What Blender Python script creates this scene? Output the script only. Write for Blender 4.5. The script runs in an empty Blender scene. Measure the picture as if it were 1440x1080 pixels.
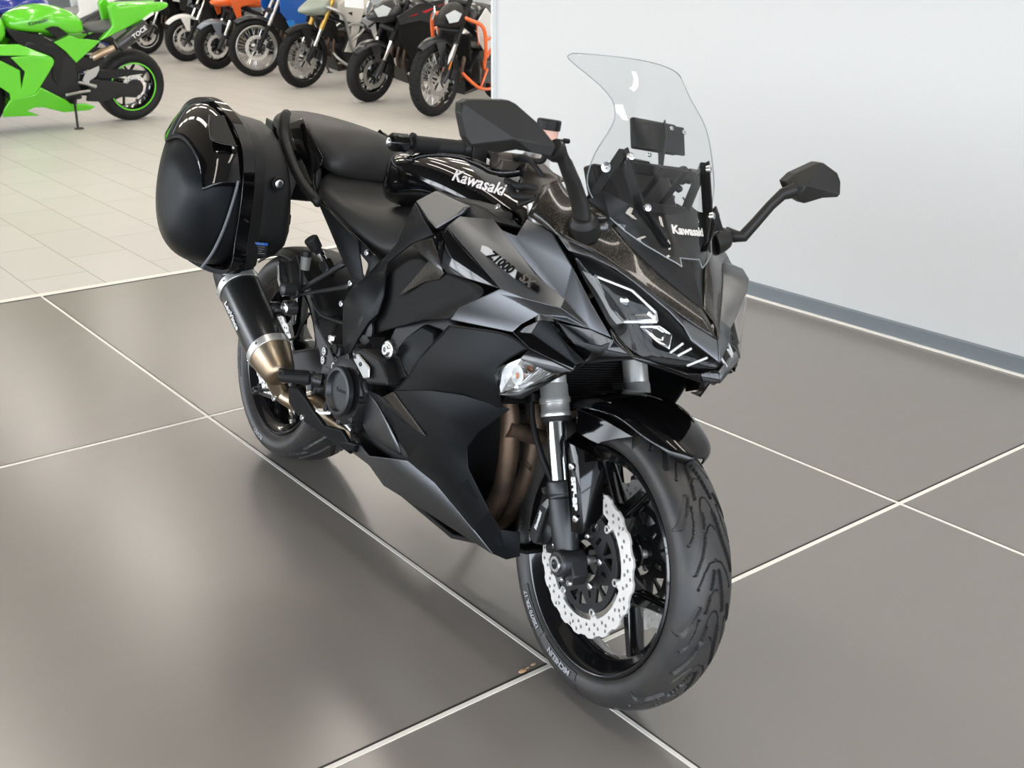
import bpy, bmesh, math, random
from mathutils import Vector, Matrix
random.seed(7)
PI = math.pi
V = Vector
SC = bpy.context.scene
COL = SC.collection

# ---------------------------------------------------------------- materials
MATS = {}
def mat(name, base, rough=.5, metal=0., coat=0., bump=None, spec=.5, trans=0., ior=1.45, emit=None, flakes=None, mottle=None, coat_rough=.03):
    m = bpy.data.materials.new(name); m.use_nodes = True
    nt = m.node_tree; N = nt.nodes; Lk = nt.links
    p = N['Principled BSDF']
    p.inputs['Base Color'].default_value = (*base, 1)
    p.inputs['Roughness'].default_value = rough
    p.inputs['Metallic'].default_value = metal
    p.inputs['Coat Weight'].default_value = coat
    p.inputs['Coat Roughness'].default_value = coat_rough
    p.inputs['Specular IOR Level'].default_value = spec
    p.inputs['Transmission Weight'].default_value = trans
    p.inputs['IOR'].default_value = ior
    if emit:
        p.inputs['Emission Color'].default_value = (*emit[0], 1); p.inputs['Emission Strength'].default_value = emit[1]
    tc = N.new('ShaderNodeTexCoord')
    if bump:
        sc, st, dist = bump
        n = N.new('ShaderNodeTexNoise'); n.inputs['Scale'].default_value = sc; n.inputs['Detail'].default_value = 3
        b = N.new('ShaderNodeBump'); b.inputs['Strength'].default_value = st; b.inputs['Distance'].default_value = dist
        Lk.new(tc.outputs['Object'], n.inputs['Vector']); Lk.new(n.outputs['Fac'], b.inputs['Height']); Lk.new(b.outputs['Normal'], p.inputs['Normal'])
    if flakes:
        col, sc, lo, hi = flakes
        v = N.new('ShaderNodeTexVoronoi'); v.inputs['Scale'].default_value = sc
        w = N.new('ShaderNodeTexWhiteNoise'); r = N.new('ShaderNodeMapRange')
        r.inputs['From Min'].default_value = lo; r.inputs['From Max'].default_value = hi
        mx = N.new('ShaderNodeMix'); mx.data_type = 'RGBA'
        mx.inputs['A'].default_value = (*base, 1); mx.inputs['B'].default_value = (*col, 1)
        Lk.new(tc.outputs['Object'], v.inputs['Vector']); Lk.new(v.outputs['Color'], w.inputs['Vector'])
        Lk.new(w.outputs['Value'], r.inputs['Value']); Lk.new(r.outputs['Result'], mx.inputs['Factor'])
        Lk.new(mx.outputs['Result'], p.inputs['Base Color'])
    if mottle:
        col, sc = mottle
        n = N.new('ShaderNodeTexNoise'); n.inputs['Scale'].default_value = sc; n.inputs['Detail'].default_value = 6
        r = N.new('ShaderNodeMapRange'); r.inputs['From Min'].default_value = .35; r.inputs['From Max'].default_value = .7
        mx = N.new('ShaderNodeMix'); mx.data_type = 'RGBA'
        mx.inputs['A'].default_value = (*base, 1); mx.inputs['B'].default_value = (*col, 1)
        Lk.new(tc.outputs['Object'], n.inputs['Vector']); Lk.new(n.outputs['Fac'], r.inputs['Value']); Lk.new(r.outputs['Result'], mx.inputs['Factor'])
        Lk.new(mx.outputs['Result'], p.inputs['Base Color'])
    MATS[name] = m
    return m

gloss = mat('gloss_black', (.002, .002, .0022), .06, spec=.5)
gloss2 = mat('deep_gloss_black', (.006, .006, .007), .2, coat=.6, coat_rough=.1)
spark = mat('sparkle_black', (.0035, .0033, .003), .3, 0., spec=.3, coat=.5, flakes=((.20, .155, .10), 1300, .90, 1.0))
flat = mat('matte_graphite', (.15, .156, .165), .40, 1., bump=(1400, .06, .0004))
flatd = mat('matte_black_paint', (.010, .0112, .0125), .42, .5, spec=.2)
plas = mat('black_plastic', (.010, .010, .010), .45, spec=.28, bump=(900, .12, .0005))
plasd = mat('dark_plastic', (.005, .005, .005), .6, spec=.25)
mirm = mat('mirror_housing_plastic', (.014, .0132, .012), .42, spec=.3, bump=(1500, .25, .0005))
seatm = mat('seat_vinyl', (.018, .0175, .017), .5, spec=.35, bump=(1200, .2, .0005))
rub = mat('rubber', (.009, .009, .009), .6, spec=.3)
tyrem = mat('tyre_rubber', (.024, .024, .025), .44, mottle=((.036, .033, .029), 30))
steel = mat('brushed_steel', (.66, .65, .63), .32, .75)
disc = mat('disc_steel', (.74, .72, .69), .38, .45, bump=(60, .05, .001))
chrome = mat('chrome', (.75, .77, .78), .12, 1.)
alu = mat('aluminium', (.42, .42, .41), .35, 1.)
bolt = mat('bolt_steel', (.6, .6, .6), .25, 1.)
dmet = mat('dark_cast_metal', (.02, .02, .021), .42, .5, bump=(300, .1, .0006))
cast = mat('fork_casting', (.045, .046, .048), .4, .7)
rimm = mat('black_rim', (.006, .006, .0065), .16, .2, coat=.8)
titan = mat('heat_tinted_steel', (.42, .36, .27), .35, 1., mottle=((.30, .20, .12), 14))
header = mat('oxidised_header_steel', (.15, .10, .068), .5, .7, mottle=((.08, .06, .045), 18))
white = mat('white_marking', (.75, .75, .75), .5)
silver = mat('silver_emblem', (.52, .48, .46), .28, 1.)
blue = mat('blue_label', (.02, .12, .45), .4)
greyp = mat('label_grey', (.25, .25, .26), .5)
tyrel = mat('tyre_lettering_grey', (.30, .30, .31), .6)
bulb = mat('amber_bulb', (.55, .20, .08), .3, coat=.5)
amber = mat('amber_reflector', (.8, .25, .02), .3)
fluid = mat('brake_fluid_pink', (.75, .45, .36), .35, spec=.3)
mirg = mat('mirror_glass', (.8, .8, .8), .02, 1.)
reflector = mat('lamp_reflector', (.8, .8, .8), .12, 1.)
screenm = mat('dark_display', (.01, .01, .012), .1)

def clear_mat(name, tint, gl=.9, fres=1.0):
    # thin clear plastic: see-through with fresnel gloss on top
    m = bpy.data.materials.new(name); m.use_nodes = True
    nt = m.node_tree; N = nt.nodes; Lk = nt.links
    for n in list(N):
        if n.type != 'OUTPUT_MATERIAL': N.remove(n)
    out = [n for n in N if n.type == 'OUTPUT_MATERIAL'][0]
    t = N.new('ShaderNodeBsdfTransparent'); t.inputs[0].default_value = (*tint, 1)
    g = N.new('ShaderNodeBsdfGlossy'); g.inputs['Roughness'].default_value = .02; g.inputs[0].default_value = (gl, gl, gl, 1)
    f = N.new('ShaderNodeFresnel'); f.inputs[0].default_value = 1.49
    ge = N.new('ShaderNodeNewGeometry'); io = N.new('ShaderNodeMapRange'); io.inputs['To Min'].default_value = 1.49; io.inputs['To Max'].default_value = 1 / 1.49
    Lk.new(ge.outputs['Backfacing'], io.inputs['Value']); Lk.new(io.outputs['Result'], f.inputs['IOR'])
    mu = N.new('ShaderNodeMath'); mu.operation = 'MULTIPLY'; mu.inputs[1].default_value = fres
    mx = N.new('ShaderNodeMixShader')
    Lk.new(f.outputs[0], mu.inputs[0]); Lk.new(mu.outputs[0], mx.inputs[0]); Lk.new(t.outputs[0], mx.inputs[1]); Lk.new(g.outputs[0], mx.inputs[2])
    Lk.new(mx.outputs[0], out.inputs[0])
    return m
screen = clear_mat('clear_screen', (.90, .91, .915))
lens = clear_mat('clear_lens', (.94, .94, .94), fres=.4)
edge = mat('polished_screen_edge', (.26, .28, .29), .15, 0, coat=.5)

# ---------------------------------------------------------------- mesh helpers
def link(name, me, m, parent=None, smooth=35, bev=0, sub=0, solid=0, bevseg=2, off=0., matrix=None):
    o = bpy.data.objects.new(name, me); COL.objects.link(o)
    if m: 
        me.materials.clear()
        for mm in (m if isinstance(m, (list, tuple)) else [m]): me.materials.append(mm)
    if parent: o.parent = parent
    if matrix is not None: o.matrix_local = matrix
    if smooth:
        me.shade_smooth()
        if smooth < 180: me.set_sharp_from_angle(angle=math.radians(smooth))
    if sub and solid:
        md = o.modifiers.new('sub', 'SUBSURF'); md.levels = sub; md.render_levels = sub; md.boundary_smooth = 'PRESERVE_CORNERS'; sub = 0
    if solid:
        md = o.modifiers.new('solid', 'SOLIDIFY'); md.thickness = solid; md.offset = off
    if bev:
        md = o.modifiers.new('bevel', 'BEVEL'); md.width = bev; md.segments = bevseg; md.limit_method = 'ANGLE'; md.angle_limit = math.radians(22); md.harden_normals = False
    if sub:
        md = o.modifiers.new('sub', 'SUBSURF'); md.levels = sub; md.render_levels = sub
    return o

class MB:
    def __init__(s): s.v = []; s.f = []; s.cuts = []
    def add(s, vs, fs):
        b = len(s.v); s.cuts.append((b, len(s.f))); s.v += [tuple(v) for v in vs]; s.f += [tuple(b + i for i in f) for f in fs]; return s
    def tube(s, path, r, n=12, cap=True):
        P = [V(p) for p in path]; rr = r if isinstance(r, (list, tuple)) else [r] * len(P)
        up = None; rings = []
        for i, p in enumerate(P):
            d = (P[min(i + 1, len(P) - 1)] - P[max(i - 1, 0)]).normalized()
            if up is None:
                up = V((0, 0, 1)) if abs(d.z) < .9 else V((0, 1, 0))
            a = (up - d * up.dot(d)).normalized(); up = a; b = d.cross(a)
            rings.append([p + (a * math.cos(2 * PI * k / n) + b * math.sin(2 * PI * k / n)) * rr[i] for k in range(n)])
        vs = [q for R in rings for q in R]; fs = []
        for i in range(len(P) - 1):
            for k in range(n): fs.append((i * n + k, i * n + (k + 1) % n, (i + 1) * n + (k + 1) % n, (i + 1) * n + k))
        if cap: fs += [tuple(range(n))[::-1], tuple((len(P) - 1) * n + k for k in range(n))]
        return s.add(vs, fs)
    def box(s, c, size, rot=None):
        c = V(c); h = [x / 2 for x in size]; M = rot or Matrix.Identity(3)
        vs = [c + M @ V((sx * h[0], sy * h[1], sz * h[2])) for sx in (-1, 1) for sy in (-1, 1) for sz in (-1, 1)]
        return s.add(vs, [(0, 1, 3, 2), (4, 6, 7, 5), (0, 4, 5, 1), (2, 3, 7, 6), (0, 2, 6, 4), (1, 5, 7, 3)])
    def lathe(s, prof, o, ax, n=32, closed=False, ref=None):
        o = V(o); ax = V(ax).normalized(); a = V(ref) if ref else (V((0, 0, 1)) if abs(ax.z) < .9 else V((1, 0, 0)))
        a = (a - ax * a.dot(ax)).normalized(); b = ax.cross(a)
        vs = [o + ax * h + (a * math.cos(2 * PI * k / n) + b * math.sin(2 * PI * k / n)) * r for (h, r) in prof for k in range(n)]
        m = len(prof); fs = []
        for i in range(m if closed else m - 1):
            j = (i + 1) % m
            for k in range(n): fs.append((i * n + k, i * n + (k + 1) % n, j * n + (k + 1) % n, j * n + k))
        if not closed:
            if prof[0][1] > 1e-6: fs.append(tuple(range(n))[::-1])
            if prof[-1][1] > 1e-6: fs.append(tuple((m - 1) * n + k for k in range(n)))
        return s.add(vs, fs)
    def slab(s, pts, off):
        P = [V(p) for p in pts]; off = V(off); n = len(P)
        return s.add(P + [p + off for p in P], [tuple(range(n))[::-1], tuple(range(n, 2 * n))] + [(i, (i + 1) % n, n + (i + 1) % n, n + i) for i in range(n)])
    def loft(s, rings, cap=True):
        n = len(rings[0]); vs = [p for R in rings for p in R]; fs = []
        for i in range(len(rings) - 1):
            for k in range(n): fs.append((i * n + k, i * n + (k + 1) % n, (i + 1) * n + (k + 1) % n, (i + 1) * n + k))
        if cap: fs += [tuple(range(n))[::-1], tuple((len(rings) - 1) * n + k for k in range(n))]
        return s.add(vs, fs)
    def mesh(s, name, mirror=False):
        me = bpy.data.meshes.new(name)
        vs = [(x, -y, z) for x, y, z in s.v] if mirror else s.v
        fs = [f[::-1] for f in s.f] if mirror else s.f
        me.from_pydata(vs, [], fs); me.validate()
        bm = bmesh.new(); bm.from_mesh(me); bmesh.ops.recalc_face_normals(bm, faces=bm.faces); bm.to_mesh(me); bm.free()
        return me
    def split(s, name, m, parent=None, **k):      # every added piece becomes a part of its own
        out = []; cs = s.cuts + [(len(s.v), len(s.f))]
        for (v0, f0), (v1, f1) in zip(cs, cs[1:]):
            b = MB(); b.add(s.v[v0:v1], [tuple(i - v0 for i in f) for f in s.f[f0:f1]]); out.append(b.build(name, m, parent, **k))
        return out
    def build(s, name, m, parent=None, mirror=False, **k):
        return link(name, s.mesh(name, mirror), m, parent, **k)

def facets(name, P, F, m, parent, mirror=True, th=.004, bev=.003, **k):
    """P: dict of named points, F: strings / lists of names."""
    ks = list(P); mb = MB(); mb.add([P[a] for a in ks], [tuple(ks.index(c) for c in f.split()) for f in F])
    os = [mb.build(name, m, parent, solid=th, bev=bev, smooth=k.get('smooth', 30))]
    if mirror: os.append(mb.build(name, m, parent, mirror=True, solid=th, bev=bev, smooth=k.get('smooth', 30)))
    return os
def sheet(name, rows, m, parent, mirror=True, th=.004, sub=2, bev=0):
    n = len(rows[0]); mb = MB(); mb.add([p for r in rows for p in r], [(i * n + j, i * n + j + 1, (i + 1) * n + j + 1, (i + 1) * n + j) for i in range(len(rows) - 1) for j in range(n - 1)])
    os = [mb.build(name, m, parent, solid=th, sub=sub, smooth=180)]
    if mirror: os.append(mb.build(name, m, parent, mirror=True, solid=th, sub=sub, smooth=180))
    return os

def curve_mesh(c):
    o = bpy.data.objects.new('tmp', c); COL.objects.link(o)
    dg = bpy.context.evaluated_depsgraph_get(); me = bpy.data.meshes.new_from_object(o.evaluated_get(dg))
    bpy.data.objects.remove(o); bpy.data.curves.remove(c)
    return me
def plate(outlines, th, bevel=0):
    c = bpy.data.curves.new('p', 'CURVE'); c.dimensions = '2D'; c.fill_mode = 'BOTH'; c.extrude = th / 2; c.bevel_depth = bevel
    for pts in outlines:
        sp = c.splines.new('POLY'); sp.points.add(len(pts) - 1)
        for i, (x, y) in enumerate(pts): sp.points[i].co = (x, y, 0, 1)
        sp.use_cyclic_u = True
    return curve_mesh(c)
def text(s, size, ext=.0004, shear=0., off=0., sx=1., align='CENTER', spacing=1.):
    c = bpy.data.curves.new('t', 'FONT'); c.body = s; c.size = size; c.extrude = ext; c.shear = shear; c.offset = off
    c.align_x = align; c.align_y = 'CENTER'; c.space_character = spacing; c.resolution_u = 3
    me = curve_mesh(c)
    if sx != 1:
        for v in me.vertices: v.co.x *= sx
    return me
def warp(me, fn):
    for v in me.vertices: v.co = fn(v.co)
    return me
def frame(o, x, up):
    o = V(o); x = V(x).normalized(); u = V(up); u = (u - x * u.dot(x)).normalized(); z = x.cross(u)
    M = Matrix((x, u, z)).transposed().to_4x4(); M.translation = o
    return M
def xform(me, M): me.transform(M); return me
def join(mes, name):
    bm = bmesh.new()
    for me in mes: bm.from_mesh(me)
    out = bpy.data.meshes.new(name); bm.to_mesh(out); bm.free()
    return out
def circ(r, n, cx=0, cy=0, ph=0): return [(cx + r * math.cos(2 * PI * k / n + ph), cy + r * math.sin(2 * PI * k / n + ph)) for k in range(n)]
def root(name, label, cat, M, group=None):
    o = bpy.data.objects.new(name, None); COL.objects.link(o); o.matrix_world = M; o['label'] = label; o['category'] = cat
    if group: o['group'] = group
    o.empty_display_size = .1
    return o
def bolt_mb(p, d, r=.006, h=.004, mb=None):
    mb = mb or MB(); mb.lathe([(0, r), (h * .7, r), (h, r * .75), (h, r * .45), (h * .4, r * .42), (h * .4, 0.0001)], p, d, 14)
    return mb
def lerp(a, b, t): return V(a) * (1 - t) + V(b) * t
def smoothpath(pts, n=6):
    P = [V(p) for p in pts]; out = []
    for i in range(len(P) - 1):
        p0, p1, p2, p3 = P[max(i - 1, 0)], P[i], P[i + 1], P[min(i + 2, len(P) - 1)]
        for k in range(n):
            t = k / n; out.append(.5 * ((2 * p1) + (p2 - p0) * t + (2 * p0 - 5 * p1 + 4 * p2 - p3) * t * t + (3 * p1 - p0 - 3 * p2 + p3) * t ** 3))
    out.append(P[-1]); return out

# ================================================================= the setting
SX, SY = 1.26363, 1.76845          # dark slab size
WX = 2 * SX                        # the white partition wall stands on a joint
def struct(name, mb, m, **k):
    o = mb.build(name, m, None, smooth=k.get('smooth', 0), bev=k.get('bev', 0)); o['kind'] = 'structure'; return o

def floor_mat(name, a, b, rough, scale):
    m = bpy.data.materials.new(name); m.use_nodes = True; nt = m.node_tree; N = nt.nodes; Lk = nt.links; p = N['Principled BSDF']
    tc = N.new('ShaderNodeTexCoord'); n1 = N.new('ShaderNodeTexNoise'); n1.inputs['Scale'].default_value = scale; n1.inputs['Detail'].default_value = 5; n1.inputs['Roughness'].default_value = .6
    mp = N.new('ShaderNodeMapping'); mp.inputs['Scale'].default_value = (.45, 1.6, 1)
    Lk.new(tc.outputs['Object'], mp.inputs['Vector']); Lk.new(mp.outputs[0], n1.inputs['Vector'])
    mx = N.new('ShaderNodeMix'); mx.data_type = 'RGBA'; mx.inputs['A'].default_value = (*a, 1); mx.inputs['B'].default_value = (*b, 1)
    Lk.new(n1.outputs['Fac'], mx.inputs['Factor']); Lk.new(mx.outputs['Result'], p.inputs['Base Color'])
    n2 = N.new('ShaderNodeTexNoise'); n2.inputs['Scale'].default_value = scale * .5; n2.inputs['Detail'].default_value = 4
    r = N.new('ShaderNodeMapRange'); r.inputs['To Min'].default_value = rough - .012; r.inputs['To Max'].default_value = rough + .018
    Lk.new(mp.outputs[0], n2.inputs['Vector']); Lk.new(n2.outputs['Fac'], r.inputs['Value']); Lk.new(r.outputs['Result'], p.inputs['Roughness'])
    return m, p, N, Lk, tc, mx
dark_floor, *_ = floor_mat('dark_stone_slab', (.196, .179, .159), (.210, .192, .171), .25, 3)
dark_floor.node_tree.nodes['Principled BSDF'].inputs['Specular IOR Level'].default_value = .9
light_floor, lp, LN, LL_, ltc, lmx = floor_mat('pale_stone_tile', (.52, .50, .468), (.57, .55, .515), .36, 2.2)
# thin grey joints of the pale tiles, 0.30 m wide planks laid in a running bond
br = LN.new('ShaderNodeTexBrick'); br.inputs['Scale'].default_value = 1; br.inputs['Mortar Size'].default_value = .0035; br.inputs['Mortar Smooth'].default_value = .1
br.inputs['Brick Width'].default_value = .62; br.inputs['Row Height'].default_value = .307; br.offset = .5; br.inputs['Bias'].default_value = 0
br.inputs['Color1'].default_value = (1, 1, 1, 1); br.inputs['Color2'].default_value = (.95, .95, .94, 1); br.inputs['Mortar'].default_value = (.60, .58, .56, 1)
mpp = LN.new('ShaderNodeMapping'); mpp.inputs['Rotation'].default_value = (0, 0, PI / 2); mpp.inputs['Location'].default_value = (0, .0, 0)
mm_ = LN.new('ShaderNodeMix'); mm_.data_type = 'RGBA'; mm_.blend_type = 'MULTIPLY'; mm_.inputs['Factor'].default_value = 1
LL_.new(ltc.outputs['Object'], mpp.inputs['Vector']); LL_.new(mpp.outputs[0], br.inputs['Vector'])
LL_.new(lmx.outputs['Result'], mm_.inputs['A']); LL_.new(br.outputs['Color'], mm_.inputs['B']); LL_.new(mm_.outputs['Result'], lp.inputs['Base Color'])
wallm = mat('white_painted_wall', (.585, .59, .585), .55, bump=(6, .05, .01))
ceilm = mat('warm_ceiling', (.66, .61, .55), .7)
basem = mat('grey_baseboard', (.16, .185, .20), .35)
jointm = mat('white_joint_profile', (.80, .77, .70), .4)
jointd = mat('joint_shadow_and_edge', (.02, .018, .016), .6)  # dark strips paint the shadow line beside each white joint
framem = mat('dark_window_frame', (.05, .05, .05), .4)

struct('floor', MB().box((0, -6, -.05), (26, 12, .1)), dark_floor)
struct('floor', MB().box((0, 12, -.05), (26, 24, .1)), light_floor)
mb = MB(); md_ = MB()
for a in range(1, 7):                       # joints running left to right
    y = -a * SY
    mb.box((WX - 7.5, y, 0), (15, .0115, .003)); md_.box((WX - 7.5, y + .0092, 0), (15, .007, .0012))
struct('trim_1', mb, jointm); struct('trim_2', md_, jointd)
mb = MB(); md_ = MB()
for b in range(-5, 2):                      # joints running away from the camera
    x = b * SX
    mb.box((x, -6, 0), (.0095, 12, .0028)); md_.box((x + .0072, -6, 0), (.0045, 12, .0012))
struct('trim_3', mb, jointm); struct('trim_4', md_, jointd)
struct('trim_5', MB().box((-3, .020, 0), (20, .04, .006)), jointm)
struct('trim_6', MB().box((-3, -.006, 0), (20, .010, .002)), jointd)
struct('wall_right', MB().box((WX + .11, -6, 2.1), (.2, 12, 4.2)), wallm)
struct('trim_7', MB().box((WX + .10, .008, 2.1), (.23, .016, 4.2)), mat('white_corner_profile', (.62, .64, .65), .35))
struct('baseboard_right', MB().box((WX + .0, -6, .034), (.022, 11.98, .062)), basem, bev=.003)
struct('trim_8', MB().box((WX - .018, -6, .0025), (.014, 11.98, .007)), jointm)
struct('ceiling', MB().box((5.65, 6, 4.3), (15.7, 36, .1)), ceilm)
struct('ceiling', MB().box((-7.5, 6, 4.3), (10.6, 36, .1)), mat('reflection_dark_ceiling', (.10, .09, .08), .7))  # unseen; left side made dark so the tank flank reflects black
# glazed fronts: left of and behind the camera
mb = MB()
for y in range(-12, 25, 3): mb.box((-12.5, y, 2.1), (.12, .09, 4.2))
mb.box((-12.5, 6, .15), (.14, 36, .3)).box((-12.5, 6, 3.3), (.12, 36, .08))
struct('window_1', mb, framem)
mb = MB()
for x in (-12, -9, -6, -3, 0, 3, 6, 9, 12): mb.box((x, -12, 2.1), (.09, .12, 4.2))
mb.box((0, -12, .15), (26, .14, .3)).box((0, -12, 2.9), (26, .12, .08))
struct('window_2', mb, framem)
struct('wall_back', MB().box((0, 24, 2.1), (26, .2, 4.2)), mat('grey_back_wall', (.30, .31, .32), .6))
struct('wall_far_right', MB().box((13, 6, 2.1), (.2, 36, 4.2)), mat('pale_far_wall', (.75, .76, .76), .6))
struct('trim_9', MB().box((0, 6, -.35), (200, 200, .1)), mat('outdoor_ground', (.14, .14, .135), .9))

# strip lamps under the ceiling
lampm = mat('lamp_diffuser', (.9, .9, .88), .5, emit=((1, .93, .84), 14.))
lamph = mat('lamp_housing', (.7, .7, .7), .4)
k = 0
for x in (-.3, 2.0, 4.3, 6.6, 8.9):
    for y in (-5.5, -2., 1.5, 5., 8.5, 12.):
        h = MB().box((0, 0, .03), (.34, 2.4, .05)).build('ceiling_lamp' if k == 0 else 'ceiling_lamp', lamph, None)
        h.location = (x, y, 4.16); h['label'] = 'slim white strip lamp fixed under the warm ceiling'; h['category'] = 'lamp'; h['group'] = 'strip lamps under the ceiling'
        MB().box((0, 0, 0), (.30, 2.36, .02)).build('diffuser', lampm, h); k += 1

# ---- light
w = bpy.data.worlds.new('sky'); SC.world = w; w.use_nodes = True
N = w.node_tree.nodes; Lk = w.node_tree.links; bg = N['Background']
tc = N.new('ShaderNodeTexCoord'); sp = N.new('ShaderNodeSeparateXYZ'); mr = N.new('ShaderNodeMapRange')
mr.inputs['From Min'].default_value = -.02; mr.inputs['From Max'].default_value = .5
cr = N.new('ShaderNodeValToRGB'); e = cr.color_ramp.elements
e[0].position = 0; e[0].color = (.28, .29, .30, 1); e[1].position = 1; e[1].color = (.72, .83, 1.0, 1)
x = e.new(.06); x.color = (.92, .96, 1.0, 1)
Lk.new(tc.outputs['Generated'], sp.inputs[0]); Lk.new(sp.outputs['Z'], mr.inputs['Value']); Lk.new(mr.outputs['Result'], cr.inputs['Fac']); Lk.new(cr.outputs['Color'], bg.inputs['Color'])
bg.inputs['Strength'].default_value = 8.5
def area(name, loc, rot, sx, sy, power, col):
    l = bpy.data.lights.new(name, 'AREA'); l.shape = 'RECTANGLE'; l.size = sx; l.size_y = sy; l.energy = power; l.color = col
    o = bpy.data.objects.new(name, l); COL.objects.link(o); o.location = loc; o.rotation_euler = rot; return o
for nm, loc, rot, sx, sy in (('window_portal', (-12.3, 6, 2.1), (0, -PI / 2, 0), 4.1, 35.8), ('window_portal', (0, -11.8, 2.1), (PI / 2, 0, 0), 25, 4.1)):
    o = area(nm, loc, rot, sx, sy, 0, (1, 1, 1)); o.data.cycles.is_portal = True
    # portals only guide sampling towards the glazed openings

# ---- camera
cam = bpy.data.cameras.new('camera'); co = bpy.data.objects.new('camera', cam); COL.objects.link(co); SC.camera = co
R_, U_ = V((0.78863, -0.61485, 0.00404)), V((0.21423, 0.28093, 0.93551))
M = Matrix((R_, U_, R_.cross(U_))).transposed().to_4x4(); M.translation = V((-1.3523, -5.1231, 1.4327)); co.matrix_world = M
cam.sensor_width = 36; cam.lens = 1602.7331047554403 / 1440 * 36; cam.clip_start = .05
cam.dof.use_dof = True; cam.dof.focus_distance = 3.3; cam.dof.aperture_fstop = 8
vs = SC.view_settings; vs.view_transform = 'Standard'; vs.look = 'None'; vs.gamma = 1; vs.use_curve_mapping = False; vs.exposure = 0.12
SC.cycles.use_denoising = True; SC.cycles.max_bounces = 10; SC.cycles.transparent_max_bounces = 24; SC.cycles.caustics_reflective = False; SC.cycles.caustics_refractive = False
SC.cycles.sample_clamp_indirect = 8

# ================================================================= the black motorcycle
def bike_matrix(o, heading, lean):
    h, l = math.radians(heading), math.radians(lean)
    x = V((math.cos(h), math.sin(h), 0)); lf = V((-math.sin(h), math.cos(h), 0))
    y = lf * math.cos(l) - V((0, 0, math.sin(l))); z = V((0, 0, math.cos(l))) + lf * math.sin(l)
    M = Matrix((x, y, z)).transposed().to_4x4(); M.translation = V(o); return M
bike = root('motorcycle', 'black sport touring motorcycle with clear windscreen and black side case on dark slabs', 'motorcycle', bike_matrix((0.07399, -2.20793, 0.00208), -93, 12))
RK = math.radians(24)
S_AX = V((-math.sin(RK), 0, math.cos(RK)))
STEER = Matrix.Translation((1.544, 0, 0)) @ Matrix.Rotation(math.radians(-4.2), 4, S_AX) @ Matrix.Translation((-1.544, 0, 0))
AX = V((1.446, 0, .2995))

# ---- front tyre with cut tread
def tyre_mesh(prof, nphi, centre, groove=None, half=.06):
    # prof: (y, r) from one bead to the crown; mirrored
    full = [(y, r) for y, r in prof] + [(-y, r) for y, r in prof[::-1][1:]]
    # resample
    P = [V((a, b, 0)) for a, b in full]; L = [0]
    for i in range(1, len(P)): L.append(L[-1] + (P[i] - P[i - 1]).length)
    m = 130 if groove else 22; pts = []
    sp_ = smoothpath(P, 8); L = [0]
    for i in range(1, len(sp_)): L.append(L[-1] + (sp_[i] - sp_[i - 1]).length)
    j = 0
    for i in range(m + 1):
        t = L[-1] * i / m
        while j < len(L) - 2 and L[j + 1] < t: j += 1
        pts.append(sp_[j].lerp(sp_[j + 1], (t - L[j]) / max(1e-9, L[j + 1] - L[j])))
    vs = []; fs = []
    for a in range(nphi):
        ph = 2 * PI * a / nphi
        for (y, r, _) in pts:
            rr = r
            if groove and r > .262: rr = r - groove(y, ph)
            vs.append((centre[0] + rr * math.cos(ph), y, centre[2] - rr * math.sin(ph)))
    n = m + 1
    for a in range(nphi):
        b = (a + 1) % nphi
        for i in range(m): fs.append((a * n + i, a * n + i + 1, b * n + i + 1, b * n + i))
    mb = MB(); mb.add(vs, fs); return mb
def seg_d(p, a, b):
    ax_, ay = a; bx, by = b; dx, dy = bx - ax_, by - ay
    t = max(0, min(1, ((p[0] - ax_) * dx + (p[1] - ay) * dy) / (dx * dx + dy * dy + 1e-12)))
    return math.hypot(p[0] - ax_ - t * dx, p[1] - ay - t * dy)
def make_groove(units, half, pitch, lines, depth=.0045):
    # lines: (polyline in (s, t), half width, end dots) ; s 0..1 from crown to shoulder
    LN_ = []
    for pl, wd, dots in lines: LN_.append(([(s * half, t * pitch) for s, t in pl], wd, dots))
    def g(y, ph):
        s = abs(y); t0 = (ph / (2 * PI) * units) % 1.0; d = 0
        for sh in (-1, 0, 1):
            p = (s, (t0 + sh) * pitch)
            for pl, wd, dots in LN_:
                if p[1] < min(q[1] for q in pl) - .01 or p[1] > max(q[1] for q in pl) + .01: continue
                for a, b in zip(pl, pl[1:]):
                    q = seg_d(p, a, b)
                    if q < wd: d = max(d, depth if wd > .0015 else depth * .7)
                if dots:
                    for e_ in (pl[0], pl[-1]):
                        if math.hypot(p[0] - e_[0], p[1] - e_[1]) < .0026: d = depth
        return d
    return g
TREAD = [([(.55, -.16), (.74, -.02), (.92, .10)], .0056, False), ([(.50, -.06), (.55, .08), (.65, .2), (.80, .27)], .0014, True),
         ([(.22, .02), (.34, .24), (.48, .36), (.72, .52)], .0056, False), ([(.24, .2), (.10, .13), (0, .11)], .0013, False),
         ([(.62, .66), (.42, .52), (.22, .44), (0, .42)], .0014, True), ([(.10, .52), (.20, .66), (.32, .86)], .0050, False),
         ([(.18, .72), (.08, .68), (0, .67)], .0013, False), ([(.24, .02), (.20, -.06), (.10, -.13), (0, -.14)], .0013, False)]
FPROF = [(.046, .2318), (.0525, .236), (.058, .2445), (.0605, .256), (.0605, .267), (.0565, .2785), (.048, .2875), (.036, .2938), (.020, .2982), (0, .2998)]
fw = MB()
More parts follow.
